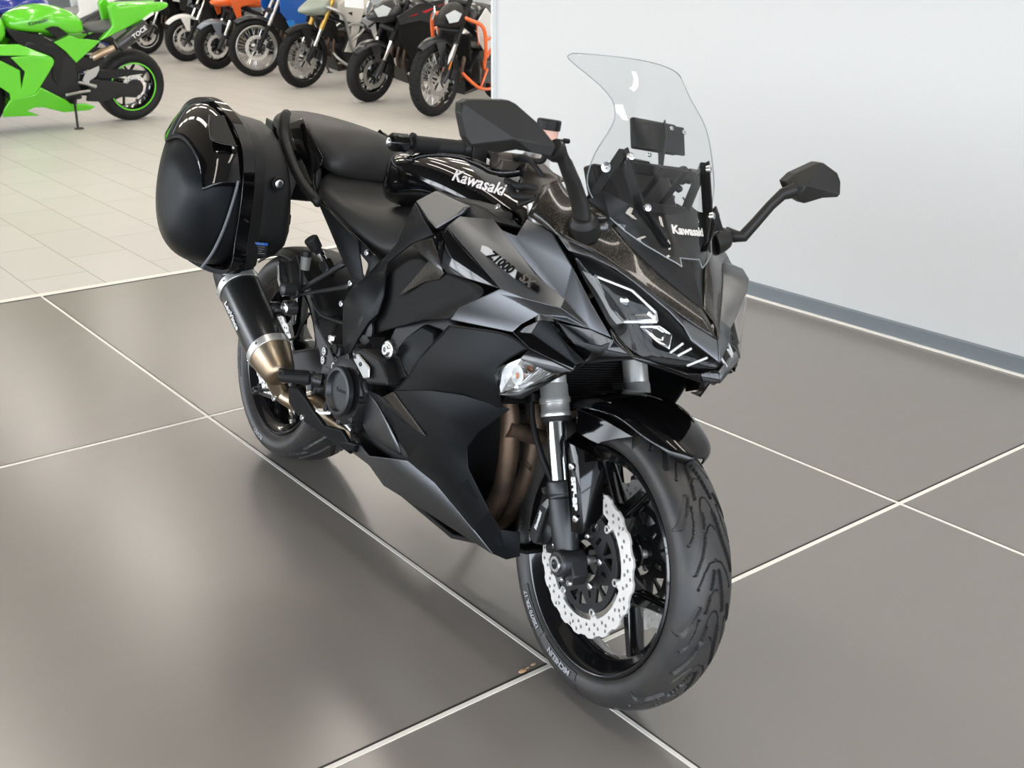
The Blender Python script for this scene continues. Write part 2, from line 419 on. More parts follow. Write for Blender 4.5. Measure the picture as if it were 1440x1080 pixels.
def rim_profile(r0, hw):
    # closed profile (offset along axle, radius): lip, well, inner face
    return [(-hw, r0), (-hw - .002, r0 - .004), (-hw, r0 - .009), (-hw + .012, r0 - .016), (-hw + .022, r0 - .030), (-.012, r0 - .040), (.012, r0 - .040), (hw - .022, r0 - .030), (hw - .012, r0 - .016), (hw, r0 - .009), (hw + .002, r0 - .004), (hw, r0),
            (hw - .008, r0 - .002), (hw - .016, r0 - .012), (.014, r0 - .028), (-.014, r0 - .028), (-hw + .016, r0 - .012), (-hw + .008, r0 - .002)]
fw.lathe(rim_profile(.2325, .052), AX, (0, 1, 0), 96, closed=True, ref=(1, 0, 0))
fw.lathe([(-.052, .020), (-.052, .030), (-.03, .036), (0, .04), (.03, .036), (.052, .030), (.052, .020)], AX, (0, 1, 0), 40)
def spoke(mb, c, a0, r0, a1, r1, w0, w1, t0, t1):
    p0 = V((math.cos(a0) * r0, 0, math.sin(a0) * r0)); p1 = V((math.cos(a1) * r1, 0, math.sin(a1) * r1)); d = (p1 - p0).normalized(); n = d.cross(V((0, 1, 0)))
    rings = []
    for i in range(5):
        t = i / 4; p = p0.lerp(p1, t) + V(c); w_ = w0 + (w1 - w0) * t; h = t0 + (t1 - t0) * t
        rings.append([p + n * (w_ * a) + V((0, h * b, 0)) for a, b in ((-.5, -.32), (-.32, -.5), (.32, -.5), (.5, -.32), (.5, .32), (.32, .5), (-.32, .5), (-.5, .32))])
    mb.loft(rings)
for k in range(3):
    a = math.radians(-30 + 120 * k)
    spoke(fw, AX, a, .03, a, .115, .055, .040, .06, .042)
    for s in (-1, 1): spoke(fw, AX, a + s * .10, .10, a + s * math.radians(24), .206, .026, .020, .040, .034)
front_wheel = fw.build('front_wheel', rimm, bike, smooth=40, matrix=STEER)
tyre_mesh(FPROF, 1400, AX, make_groove(9, .06, 2 * PI * .298 / 9, TREAD, depth=.0065)).build('tyre', tyrem, front_wheel, smooth=50)
# lettering moulded on the right flank: dark panels with grey characters
def flank_text(s, a_mid, r, y, size, m, parent, c, name='tyre_lettering', sx=1.25):
    # letters bent round the wheel, lying on the right side wall
    me = text(s, size, .0004, off=.0005, sx=sx)
    def f(p):
        a = a_mid - p.x / r; q = r + p.y; sl = (q - r) * .19
        return V((c[0] + math.cos(a) * q, y - p.z - sl, c[2] + math.sin(a) * q))
    me = warp(me, f)
    return link(name, me, m, parent, smooth=0)
# the right flank (y<0): reading direction runs clockwise seen from the right
def arc_panel(a0, a1, r0, r1, y0, y1, c, th=.0008, n=24):
    mb = MB(); rings = []
    for i in range(n + 1):
        a = a0 + (a1 - a0) * i / n; u = V((math.cos(a), 0, math.sin(a)))
        rings.append([V(c) + u * r0 + V((0, y0, 0)), V(c) + u * r1 + V((0, y1, 0)), V(c) + u * r1 + V((0, y1 + th, 0)), V(c) + u * r0 + V((0, y0 + th, 0))])
    return mb.loft(rings)
D2 = math.radians
pm = mat('polished_tyre_panel', (.004, .004, .004), .3)
a = arc_panel(D2(-144), D2(-117), .2415, .2585, -.0592, -.0624, AX); a.build('lettering_panel', pm, front_wheel, smooth=0)
a = arc_panel(D2(-115), D2(-85), .2415, .2585, -.0592, -.0624, AX); a.build('lettering_panel', pm, front_wheel, smooth=0)
flank_text('120/70 ZR 17', D2(-130.5), .250, -.0624, .0125, tyrel, front_wheel, AX)
flank_text('MICHELIN', D2(-99), .250, -.0624, .0150, tyrel, front_wheel, AX)
flank_text('ROAD', D2(-176), .250, -.0618, .0150, tyrem, front_wheel, AX)

# ---- brake discs
def brake_disc(parent, c, y, ro, side, nb=6, thick=.005, rin=.116, carrier=True):
    outl = [((ro + .0022 * (1 if math.sin(20 * a_) > .35 else (-1 if math.sin(20 * a_) < -.35 else math.sin(20 * a_) / .35))) * math.cos(a_), (ro + .0022 * (1 if math.sin(20 * a_) > .35 else (-1 if math.sin(20 * a_) < -.35 else math.sin(20 * a_) / .35))) * math.sin(a_)) for a_ in [2 * PI * k / 240 for k in range(240)]]
    inner = []
    for k in range(144):
        a_ = 2 * PI * k / 144; q = (a_ / (2 * PI / nb)) % 1; q = min(q, 1 - q)
        r = rin - (.012 if q < .055 else 0); inner.append((r * math.cos(a_), r * math.sin(a_)))
    holes = []
    n = 30
    for k in range(n):
        a_ = 2 * PI * k / n
        for j, (dr, da) in enumerate(((.0095, 0), (.0185, .07), (.0272, -.035 if k % 2 else .02))):
            if j == 2 and k % 3 == 0: continue
            r = rin + dr * (ro - rin) / .034; holes.append(circ(.0041, 10, r * math.cos(a_ + da), r * math.sin(a_ + da)))
    M = frame(V(c) + V((0, y, 0)), (1, 0, 0), (0, 0, 1))
    d_ = link('brake_disc', xform(plate([outl, inner] + holes, thick, .0003), M), disc, parent, smooth=30)
    if carrier:
        ring = circ(rin - .013, 96); hub = circ(.042, 48); wins = []
        for k in range(nb):
            b = 2 * PI * (k + .5) / nb
            rr = lambda r, an: (r * math.cos(an), r * math.sin(an))
            wins.append([rr(.086 * rin / .116, b - .36), rr(.090 * rin / .116, b - .12), rr(.090 * rin / .116, b - .05), rr(.066 * rin / .116, b - .02), rr(.062 * rin / .116, b - .10)])
            wins.append([rr(.090 * rin / .116, b + .05), rr(.090 * rin / .116, b + .12), rr(.086 * rin / .116, b + .36), rr(.062 * rin / .116, b + .10), rr(.066 * rin / .116, b + .02)])
            wins.append([rr(.052, b - .42), rr(.072 * rin / .116, b - .46), rr(.074 * rin / .116, b - .58), rr(.052, b - .62)])
        link('disc_carrier', xform(plate([ring, hub] + wins, thick * 1.2, .0006), frame(V(c) + V((0, y, 0)), (1, 0, 0), (0, 0, 1))), dmet, parent, smooth=30)
        mb = MB()
        for k in range(nb):
            a_ = 2 * PI * k / nb
            for s in (1, -1): mb.lathe([(-.001, .0085), (.003, .0085), (.004, .0075), (.004, .0045), (.001, .0042), (.001, .0001)], V(c) + V((math.cos(a_) * (rin - .014), y + s * thick * .3, math.sin(a_) * (rin - .014))), (0, s, 0), 16)
        mb.split('disc_button', steel, parent, smooth=40)
        mb = MB()
        for k in range(5):
            a_ = 2 * PI * (k + .3) / 5; bolt_mb(V(c) + V((math.cos(a_) * .052, y + side * .004, math.sin(a_) * .052)), (0, side, 0), .0075, .005, mb)
        mb.split('disc_bolt', bolt, parent, smooth=40)
    return d_
brake_disc(front_wheel, AX, -.069, .150, -1)
brake_disc(front_wheel, AX, .069, .150, 1)

# ---- fork
FD = S_AX
def fk(off, h, y):    # a point of the fork: along the tube from the axle
    return AX + FD * h + V((off * math.cos(RK), y, off * math.sin(RK)))
for s in (-1, 1):
    y = .106 * s; o0 = -.012
    b = MB(); b.lathe([(0, .026), (.02, .0265), (.29, .0265), (.30, .0265), (.50, .0265)], fk(o0, .33, y), FD, 28)
    leg = b.build('fork_leg', steel, bike, smooth=40, matrix=STEER)
    MB().lathe([(0, .0205), (.30, .0205)], fk(o0, .10, y), FD, 28).build('stanchion', chrome, leg, smooth=40)
    MB().lathe([(0, .0275), (.004, .0305), (.012, .0305), (.014, .029), (.030, .029), (.032, .0315), (.040, .0315), (.044, .0285), (.066, .0285), (.07, .0265)], fk(o0, .285, y), FD, 28).build('fork_seal_ring', steel, leg, smooth=40)
    MB().lathe([(.0, .0282), (.006, .0312), (.010, .0312), (.012, .028)], fk(o0, .278, y), FD, 28).build('dust_seal', rub, leg, smooth=40)
    b = MB(); b.lathe([(-.01, .022), (.02, .026), (.045, .028), (.06, .0285), (.105, .0285), (.108, .027), (.112, .027), (.115, .0290), (.138, .0290), (.142, .026), (.142, .0205)], fk(o0, .02, y), FD, 28)
    # clamp foot around the axle
    b.lathe([(-.030, .024), (-.026, .0265), (.026, .0265), (.030, .024)], AX + V((0, y + s * .006, 0)), (0, 1, 0), 32)
    P0 = AX
    b.slab([P0 + V((x_, y - .018, z_)) for x_, z_ in ((-.022, 0), (-.018, -.034), (.034, -.034), (.040, -.012), (.018, .020), (-.02, .03))], (0, .036, 0))
    b.build('fork_bottom', cast, leg, smooth=40, bev=.002)
    mb = MB(); bolt_mb(AX + V((.006, y - .02, -.030)), (0, -1, 0), .0068, .006, mb); bolt_mb(AX + V((.034, y - .02, -.026)), (0, -1, 0), .0068, .006, mb)
    bolt_mb(fk(-.044, .035, y - .002), (-.5, -1, 0), .0075, .008, mb)
    mb.split('pinch_bolt', bolt, leg, smooth=40)
    MB().lathe([(0, .0165), (.003, .0165), (.004, .0155), (.004, .010), (-.006, .0095), (-.006, .0001)], AX + V((0, y + s * .036, 0)), (0, s, 0), 24).build('axle_end', bolt, leg, smooth=40)
    # glossy fork guard: a plate beside the leg folded forward around it
    G2 = [V((p[0], s * abs(p[1]), p[2])) for p in ((1.4022, -0.1380, 0.5388), (1.4492, -0.1410, 0.5428), (1.5143, -0.1410, 0.3983), (1.5064, -0.1400, 0.3892), (1.4720, -0.1370, 0.3782), (1.4785, -0.0980, 0.5196), (1.5082, -0.0980, 0.4180), (1.5078, -0.1300, 0.4010))]
    g = MB(); g.add(G2, [(0, 1, 2, 3, 4), (1, 5, 6, 7, 2)]); fg = g.build('fork_guard', gloss, bike, smooth=20, solid=.004, bev=.0015, matrix=STEER)
    gn = V((0, s, 0)); mb = MB()
    for p in ((1.4459, -0.1410, 0.5017), (1.4862, -0.1415, 0.4115)): bolt_mb(V((p[0], s * (abs(p[1]) + .002), p[2])), (.1, s, 0), .0075, .005, mb)
    mb.split('guard_bolt', bolt, fg, smooth=40)
    tp = [V((p[0], s * (abs(p[1]) + .003), p[2])) for p in ((1.4564, -0.1410, 0.4792), (1.4773, -0.1410, 0.4303))]
    me = text('SFF-BP', .018, .0003, off=.0010, sx=1.25)
    link('guard_lettering', xform(me, frame(lerp(tp[0], tp[1], .5), tp[1] - tp[0] if s < 0 else tp[0] - tp[1], V((1, 0, .5)) if s < 0 else V((-1, 0, -.5)))), white, fg, smooth=0)
    # calliper
    ang0 = math.radians(168)
    def cp(r, a_, yy): return AX + V((math.cos(a_) * r, yy, math.sin(a_) * r))
    kn = lambda L3, y_: [V((p[0], s * y_, p[2])) for p in L3]
    c = MB(); c.slab(kn(((1.3125, -0.1000, 0.2794), (1.3258, -0.1000, 0.3546), (1.3413, -0.1000, 0.3867), (1.3584, -0.1000, 0.3840), (1.3756, -0.1000, 0.3481), (1.3620, -0.1000, 0.3060), (1.3286, -0.1000, 0.2824)), .098), (0, -s * .045, 0))
    ca = c.build('brake_calliper', dmet, bike, smooth=30, bev=.004, matrix=STEER)
    c = MB(); c.slab(kn(((1.3030, -0.1140, 0.2938), (1.3046, -0.1140, 0.3130), (1.3219, -0.1140, 0.3702), (1.3425, -0.1140, 0.3945), (1.3596, -0.1140, 0.3966), (1.3459, -0.1140, 0.3640), (1.3329, -0.1140, 0.2888), (1.3210, -0.1140, 0.2860)), .114), (0, -s * .028, 0))
    c.build('calliper_bridge', cast, ca, smooth=25, bev=.003)
    c = MB(); c.slab(kn(((1.3306, -0.1160, 0.3747), (1.3458, -0.1160, 0.3936), (1.3590, -0.1160, 0.3949), (1.3502, -0.1160, 0.3739)), .1152), (0, -s * .002, 0)); c.build('calliper_facet', alu, ca)
    c = MB()
    for p in ((1.3509, -0.1000, 0.3537), (1.3477, -0.1000, 0.3221)): c.lathe([(-.004, .019), (.005, .018), (.007, .014), (.0075, .0001)], V((p[0], s * .098, p[2])), (0, s, 0), 24)
    c.split('piston_cap', dmet, ca, smooth=40)
    b = MB(); b.tube([cp(.10, math.radians(188), s * .085), cp(.055, math.radians(172), s * .092), fk(o0, .06, y)], [.013, .014, .012], 10)
    b.tube([cp(.115, math.radians(138), s * .082), fk(o0 - .02, .145, y), fk(o0, .13, y)], [.010, .012, .012], 10); b.build('calliper_bracket', cast, ca, smooth=50)
    b = MB(); bolt_mb(cp(.172, math.radians(150), s * .085), cp(.3, math.radians(150), 0) - AX, .006, .012, b); bolt_mb(cp(.172, math.radians(184), s * .085), cp(.3, math.radians(184), 0) - AX, .006, .012, b); b.split('bleed_screw', bolt, ca, smooth=40)
    if s < 0:
        link('calliper_lettering', xform(text('Kawasaki', .0115, .0004, off=.0006), frame(lerp((1.3240, -0.1155, 0.3202), (1.3327, -0.1155, 0.3602), .5), V((1.3327, -0.1155, 0.3602)) - V((1.3240, -0.1155, 0.3202)), V((-1, 0, .4)))), white, ca, smooth=0)
    hz = MB(); hz.tube(smoothpath([cp(.170, math.radians(140), s * .080), fk(-.085, .22, s * .10), fk(-.10, .30, s * .105), fk(-.085, .38, s * .10), fk(-.04, .46, s * .07)]), .0065, 10)
    h_ = hz.build('brake_hose', rub, bike, smooth=60, matrix=STEER)
    MB().lathe([(-.008, .012), (.008, .012)], fk(-.09, .335, s * .104), FD, 12).build('hose_clamp', plas, h_, smooth=40)
    # top of the tube disappears in the triple clamp
b = MB(); b.tube([fk(0, .62, -.11), fk(.01, .62, 0), fk(0, .62, .11)], [.034, .045, .034], 12).tube([fk(0, .47, -.11), fk(.01, .47, 0), fk(0, .47, .11)], [.036, .045, .036], 12)
b.build('triple_clamp', dmet, bike, smooth=40, matrix=STEER)
MB().lathe([(-.115, .0095), (.115, .0095)], AX, (0, 1, 0), 20).build('axle', steel, front_wheel, smooth=40)

# ---- front mudguard (over the tyre)
def fender():
    rows = []
    A = [(57, .020, .330), (59, .042, .334), (63, .058, .338), (70, .070, .341), (80, .077, .343), (92, .080, .342), (106, .080, .338), (120, .078, .333), (134, .072, .328)]
    for deg, hw, r in A:
        a_ = math.radians(deg); row = []
        for u, dr in ((-1, -.034), (-.94, -.016), (-.72, -.003), (-.35, .001), (0, .004), (.35, .001), (.72, -.003), (.94, -.016), (1, -.034)):
            rr = r + dr * (1 if deg > 64 else .5); row.append((AX.x + math.cos(a_) * rr, u * hw, AX.z + math.sin(a_) * rr))
        rows.append(row)
    return rows
fr_ = sheet('front_mudguard', fender(), gloss, bike, mirror=False, th=.0035, sub=2)[0]; fr_.matrix_local = STEER
for s in (-1, 1):
    P = [(1.3530, -0.0880, 0.5878), (1.4484, -0.0780, 0.5908), (1.5304, -0.0780, 0.5886), (1.4860, -0.0820, 0.5681), (1.4434, -0.0840, 0.5472), (1.4322, -0.0920, 0.5335), (1.3733, -0.0950, 0.5455)]
    P = [V((x_, s * abs(y_), z_)) for x_, y_, z_ in P]
    MB().slab(P, (0, -s * .004, 0)).build('mudguard_side', gloss, fr_, smooth=30, bev=.0015)
    P = [(1.3530, -0.0880, 0.5878), (1.3759, -0.0970, 0.5465), (1.3982, -0.1350, 0.5373), (1.3893, -0.1200, 0.5397)]
    P = [V((x_, s * abs(y_), z_)) for x_, y_, z_ in P]
    Q = [(1.3759, -0.0970, 0.5465), (1.4322, -0.0920, 0.5335), (1.4898, -0.1100, 0.5331), (1.4972, -0.1300, 0.5368), (1.4009, -0.1370, 0.5383)]
    Q = [V((x_, s * abs(y_), z_)) for x_, y_, z_ in Q]
    MB().slab(Q, (0, -s * .006, -.002)).build('mudguard_bracket', gloss, fr_, smooth=30, bev=.0015)

# ================================================================= bodywork
# ---- upper side fairing (the matte wing with the badge)
W_ = dict(a=(0.9891, -0.2250, 0.8687), b=(1.0156, -0.2150, 0.8957), c=(1.1100, -0.1980, 0.9079), d=(1.1472, -0.1980, 0.8932), e=(1.2034, -0.2030, 0.8926), f=(1.2091, -0.1960, 0.9096), g=(1.2237, -0.2000, 0.9300),
          h=(1.3258, -0.2130, 0.9192), i=(1.3838, -0.2000, 0.8714), j=(1.4907, -0.1680, 0.7655), j2=(1.4374, -0.1860, 0.8173), k=(1.4561, -0.1900, 0.7715), l=(1.3889, -0.2070, 0.8108), m=(1.3330, -0.2140, 0.8279), n=(1.3563, -0.2320, 0.7727),
          o=(1.3247, -0.2480, 0.7445), p=(1.3168, -0.2580, 0.7271), q=(1.1075, -0.2580, 0.6974), r=(1.1266, -0.2560, 0.7272), s=(1.2397, -0.2460, 0.7932), t=(1.2409, -0.2460, 0.7832), u=(1.3241, -0.2430, 0.7925), v=(1.4034, -0.2260, 0.7969),
          x=(1.2818, -0.2040, 0.8365), y=(1.4039, -0.2050, 0.7804))
facets('side_fairing', W_, ['a b m u s', 'b c d x m', 'd e l m x', 'e f g h', 'e h i l', 'i j2 k l', 'j2 j k', 'm l v u', 'l k v', 's u t', 't u v y n', 'v k y', 'k n y', 't n o', 's t o r', 'r o p q'], flat, bike, th=.003, bev=.0035)
def on_surface(name, body, size, o, xd, up, m, parent, **kw):
    return link(name, xform(text(body, size, **kw), frame(o, xd, up)), m, parent, smooth=0)
# badge plate, flush on the wing: chrome plate with dark figures
b0, b1, b2, b3, b4, b5 = (1.1340, -0.2235, 0.8533), (1.1533, -0.2235, 0.8546), (1.2586, -0.2235, 0.8309), (1.3328, -0.2225, 0.8178), (1.3318, -0.2245, 0.8051), (1.1379, -0.2260, 0.8416)
bd = V(b3) - V(b0); bd.normalize()
bn = (V(W_['m']) - V(W_['a'])).cross(V(W_['s']) - V(W_['a'])).normalized(); bn = bn if bn.y < 0 else -bn
def on_plane(kx, a_, b_, lift):   # nearest point of the badge facet under a traced point
    p = V(kx); o_ = V(W_['b']); return p - bn * (p - o_).dot(bn) + bn * lift
fn = (V(W_['m']) - V(W_['b'])).cross(V(W_['s']) - V(W_['b'])).normalized(); fn = fn if fn.y < 0 else -fn; bn = fn
pl = [on_plane(p, 0, 0, .0065) for p in ((1.1319, -0.2220, 0.8529), (1.1512, -0.2220, 0.8543), (1.2566, -0.2220, 0.8306), (1.2642, -0.2260, 0.8140), (1.1381, -0.2260, 0.8409))]
bp_ = MB().slab(pl, fn * .0015).build('model_badge', mat('badge_silver', (.62, .62, .62), .35, .4), bike, smooth=0)
pl2 = [on_plane(p, 0, 0, .0065) for p in ((1.2586, -0.2220, 0.8303), (1.3322, -0.2220, 0.8177), (1.3340, -0.2250, 0.8056), (1.2659, -0.2260, 0.8144))]
MB().slab(pl2, fn * .0013).build('badge_panel', gloss, bp_, smooth=0)
o_ = on_plane((1.2062, -0.2220, 0.8326), 0, 0, .0095); xd = V(on_plane((1.2492, -0.2220, 0.8246), 0, 0, 0)) - V(on_plane((1.1542, -0.2220, 0.8445), 0, 0, 0)); up_ = V((0, 0, 1)) - fn * fn.z
M_ = Matrix((xd.normalized(), fn.cross(xd.normalized()), fn)).transposed().to_4x4(); M_.translation = o_
link('badge_lettering', xform(text('Z1000', .024, .0006, off=.0009, sx=1.32, shear=.2), M_), gloss, bp_, smooth=0)
M2 = M_.copy(); M2.translation = on_plane((1.2948, -0.2220, 0.8183), 0, 0, .0095)
link('badge_lettering', xform(text('SX', .024, .0006, off=.0006, sx=1.3, shear=.2), M2), silver, bp_, smooth=0)

# ---- gloss panels behind and below the wing, plus a shade sheet
C_ = dict(a=(0.9230, -0.2140, 0.8323), b=(0.9725, -0.2140, 0.8664), c=(1.2316, -0.2400, 0.7916), d=(1.0276, -0.2320, 0.7785), e=(1.0042, -0.2300, 0.7852), f=(1.0432, -0.2220, 0.8407))
facets('duct_cover', C_, ['a b f e', 'f c d e'], gloss, bike, th=.003, bev=.002)
C_ = dict(a=(0.8320, -0.2050, 0.7986), b=(0.9199, -0.2120, 0.8319), c=(1.0012, -0.2280, 0.7847), d=(1.0120, -0.2280, 0.7733), e=(0.9871, -0.2220, 0.7558), f=(0.9183, -0.2140, 0.7341), g=(0.8075, -0.2050, 0.6760), h=(0.9259, -0.2160, 0.7832))
facets('intake_scoop', C_, ['a b c h', 'h c d e', 'h e f', 'f g h'], spark, bike, th=.003, bev=.002)
sheet('side_shade_panel', [[(0.6960, -0.1750, 0.6995), (0.8205, -0.1950, 0.7811), (0.8875, -0.1980, 0.7742)], [(0.7220, -0.1800, 0.6434), (0.8422, -0.2000, 0.6972), (1.0198, -0.2280, 0.7762)],
      [(0.6609, -0.1780, 0.5651), (0.8630, -0.2040, 0.6513), (1.2275, -0.2380, 0.7896)], [(0.6466, -0.1780, 0.5433), (0.8725, -0.2040, 0.6199), (1.1162, -0.2480, 0.7211)], [(0.6443, -0.1700, 0.5355), (0.7765, -0.1850, 0.6156), (1.0923, -0.2480, 0.6958)]], plasd, bike, th=.003, sub=3)  # dark sheet standing in for the shade around the engine

# ---- middle side fairing
sheet('mid_side_fairing', [[(1.0955, -0.2500, 0.6841), (1.2215, -0.2620, 0.7091), (1.3174, -0.2580, 0.7251), (1.3549, -0.2440, 0.7056)],
      [(1.0433, -0.2520, 0.6275), (1.1686, -0.2640, 0.6522), (1.2796, -0.2650, 0.6795), (1.3228, -0.2560, 0.6784)],
      [(0.9850, -0.2460, 0.5748), (1.1270, -0.2620, 0.5960), (1.2315, -0.2650, 0.6267), (1.2843, -0.2590, 0.6460)],
      [(0.9597, -0.2400, 0.5343), (1.1022, -0.2540, 0.5650), (1.2160, -0.2580, 0.5995), (1.2996, -0.2570, 0.6174)],
      [(0.8972, -0.2320, 0.4809), (1.0753, -0.2460, 0.5321), (1.2087, -0.2440, 0.5605), (1.2930, -0.2320, 0.5687)]], flatd, bike, th=.003, sub=3)
# crisp dark facets above the turn signal
I_ = dict(a=(1.3090, -0.2520, 0.7252), b=(1.3593, -0.2320, 0.7628), c=(1.3475, -0.2360, 0.7330), d=(1.4604, -0.2120, 0.7050), e=(1.4583, -0.2140, 0.6933), f=(1.3601, -0.2460, 0.7070))
facets('shoulder_gap_sheet', I_, ['a b c', 'a c d e f'], gloss, bike, th=.003, bev=.002)  # black sheet paints the shaded gap below the wing
I_ = dict(a=(1.3500, -0.2380, 0.7336), b=(1.3642, -0.2360, 0.7640), c=(1.3827, -0.2280, 0.7665), d=(1.4218, -0.2180, 0.7394), e=(1.4715, -0.2000, 0.7136), f=(1.4606, -0.2120, 0.7044))
facets('fairing_fin', I_, ['a b c d f', 'd e f'], flatd, bike, th=.006, bev=.002)
I_ = dict(a=(1.3741, -0.2220, 0.7652), b=(1.4586, -0.1920, 0.7714), c=(1.4930, -0.1680, 0.7633), d=(1.4965, -0.1580, 0.7621), e=(1.5281, -0.1400, 0.7419), f=(1.4779, -0.1780, 0.7487), g=(1.4268, -0.2050, 0.7417), h=(1.4625, -0.1920, 0.7111), i=(1.4710, -0.1700, 0.7225))
facets('gloss_lower_cowl', I_, ['a b c g', 'c f g', 'g f i h', 'f c d e i'], gloss, bike, th=.003, bev=.002)
# turn signal
T_ = dict(a=(1.2885, -0.2620, 0.6465), b=(1.3534, -0.2580, 0.6857), c=(1.4142, -0.2240, 0.6756), d=(1.3583, -0.2500, 0.6238), e=(1.3111, -0.2600, 0.6040), m=(1.3646, -0.2680, 0.6553))
def tsig(s):
    P = {k_: V((v_[0], s * abs(v_[1]), v_[2])) for k_, v_ in T_.items()}
    ks = list('abcde'); mb = MB(); mb.add([P[x_] for x_ in ks] + [P['m']], [(i, (i + 1) % 5, 5) for i in range(5)])
    base = MB().slab([P[x_] - V((.006, s * .012, 0)) for x_ in ks], (.0, s * .003, 0)).build('turn_signal', reflector, bike, smooth=0)
    mb.build('signal_lens', lens, base, solid=.002, smooth=30)
    b_ = MB(); c_ = P['m'] - V((.004, s * .010, 0)); b_.lathe([(-.010, .005), (0, .0075), (.005, .005), (.008, .0002)], c_, (0, s, 0), 16); b_.build('signal_bulb', bulb, base, smooth=60)
    r_ = MB(); r_.lathe([(.000, .018), (-.005, .012), (-.006, .007)], c_ + V((0, s * .004, 0)), (0, s, 0), 24); r_.build('signal_reflector', alu, base, smooth=60, solid=.001)
    n_ = MB()
    for i in range(9):
        t = i / 8; p0 = lerp(P['d'], P['e'], t * .6); p1 = lerp(P['c'], P['m'], t); n_.tube([p0 - V((0, s * .004, 0)), p1 - V((0, s * .005, 0))], .0011, 5)
    n_.split('lens_rib', chrome, base, smooth=60)
for s in (-1, 1): tsig(s)
I_ = dict(a=(1.4560, -0.2120, 0.6926), b=(1.4119, -0.2220, 0.6749), c=(1.3557, -0.2480, 0.6230), d=(1.3087, -0.2580, 0.6025), e=(1.3572, -0.2400, 0.6078), f=(1.4150, -0.2050, 0.6706), g=(1.3509, -0.2560, 0.6850), h=(1.3576, -0.2440, 0.7063))
facets('signal_surround', I_, ['g h a b', 'b a f c', 'c f e d'], gloss2, bike, th=.004, bev=.002)

# ---- lower side fairing
L_ = dict(a=(0.9033, -0.2360, 0.4838), b=(1.0641, -0.2500, 0.5347), c=(1.1890, -0.2520, 0.5632), d=(1.3145, -0.2280, 0.5739), e=(1.2243, -0.2260, 0.4966), f=(1.1840, -0.2180, 0.4484), g=(1.1914, -0.2120, 0.4072), h=(1.2556, -0.1880, 0.3362),
          i=(1.2563, -0.1500, 0.2930), j=(1.2701, -0.1100, 0.2894), k=(1.2788, -0.1050, 0.2381), l=(1.2573, -0.1220, 0.2226), m=(1.2394, -0.1450, 0.2303), n=(1.2055, -0.1820, 0.2753), o=(1.0795, -0.2080, 0.3309), p=(1.1520, -0.2220, 0.3744), q=(1.1182, -0.2380, 0.4319), r=(1.0605, -0.2400, 0.4362),
          s=(0.9644, -0.2140, 0.3431), t=(1.1411, -0.2500, 0.5007), u=(1.1466, -0.2380, 0.4474))
facets('lower_side_fairing', L_, ['a r t b', 'b t c', 'c t e d', 't u f e', 't r q u', 'u q p g f', 'p o n h g', 'n m l i h', 'i l k j', 's o p', 'r s p q'], flatd, bike, th=.003, bev=.004)
S_ = dict(a=(0.8437, -0.2260, 0.4510), b=(0.9018, -0.2360, 0.4818), c=(1.0697, -0.2450, 0.4348), d=(1.0032, -0.2360, 0.4332))
facets('fairing_trim_wedge', S_, ['a b c d'], spark, bike, th=.006, bev=.002)
S_ = dict(a=(0.7323, -0.2050, 0.4353), b=(0.8274, -0.2220, 0.4259), c=(0.8372, -0.2220, 0.4489), d=(0.9971, -0.2320, 0.4311), e=(1.1144, -0.2350, 0.4237), f=(0.9764, -0.2120, 0.3462), g=(0.9398, -0.2160, 0.3681), h=(0.9347, -0.2220, 0.4245))
facets('fairing_side_blade', S_, ['a c b', 'b c d h', 'h d e', 'b h g', 'h e f g'], flatd, bike, th=.005, bev=.002)
# belly pan
K_ = dict(a=(0.5828, -0.1650, 0.2431), b=(0.6668, -0.1800, 0.2885), c=(0.7808, -0.2000, 0.2843), d=(0.8682, -0.2140, 0.3122), e=(0.9698, -0.2160, 0.3427), f=(1.0795, -0.2080, 0.3309), g=(1.2084, -0.1840, 0.2757), h=(1.2422, -0.1470, 0.2308), i=(0.9636, -0.1650, 0.2280), j=(0.8014, -0.1600, 0.2154), k=(0.7214, -0.1600, 0.2383), l=(0.8449, -0.1960, 0.2833), m=(1.0572, -0.1860, 0.2730))
facets('belly_pan', K_, ['a b c k', 'c d l k', 'd e f l', 'f g m l', 'k l j', 'l m i j', 'm g h i'], flat, bike, th=.004, bev=.004)
MB().slab([(.80, -.11, .185), (1.05, -.12, .180), (1.27, -.08, .235), (1.27, .08, .235), (1.05, .12, .180), (.80, .11, .185)], (0, 0, .01)).build('belly_floor', plasd, bike, bev=.003)

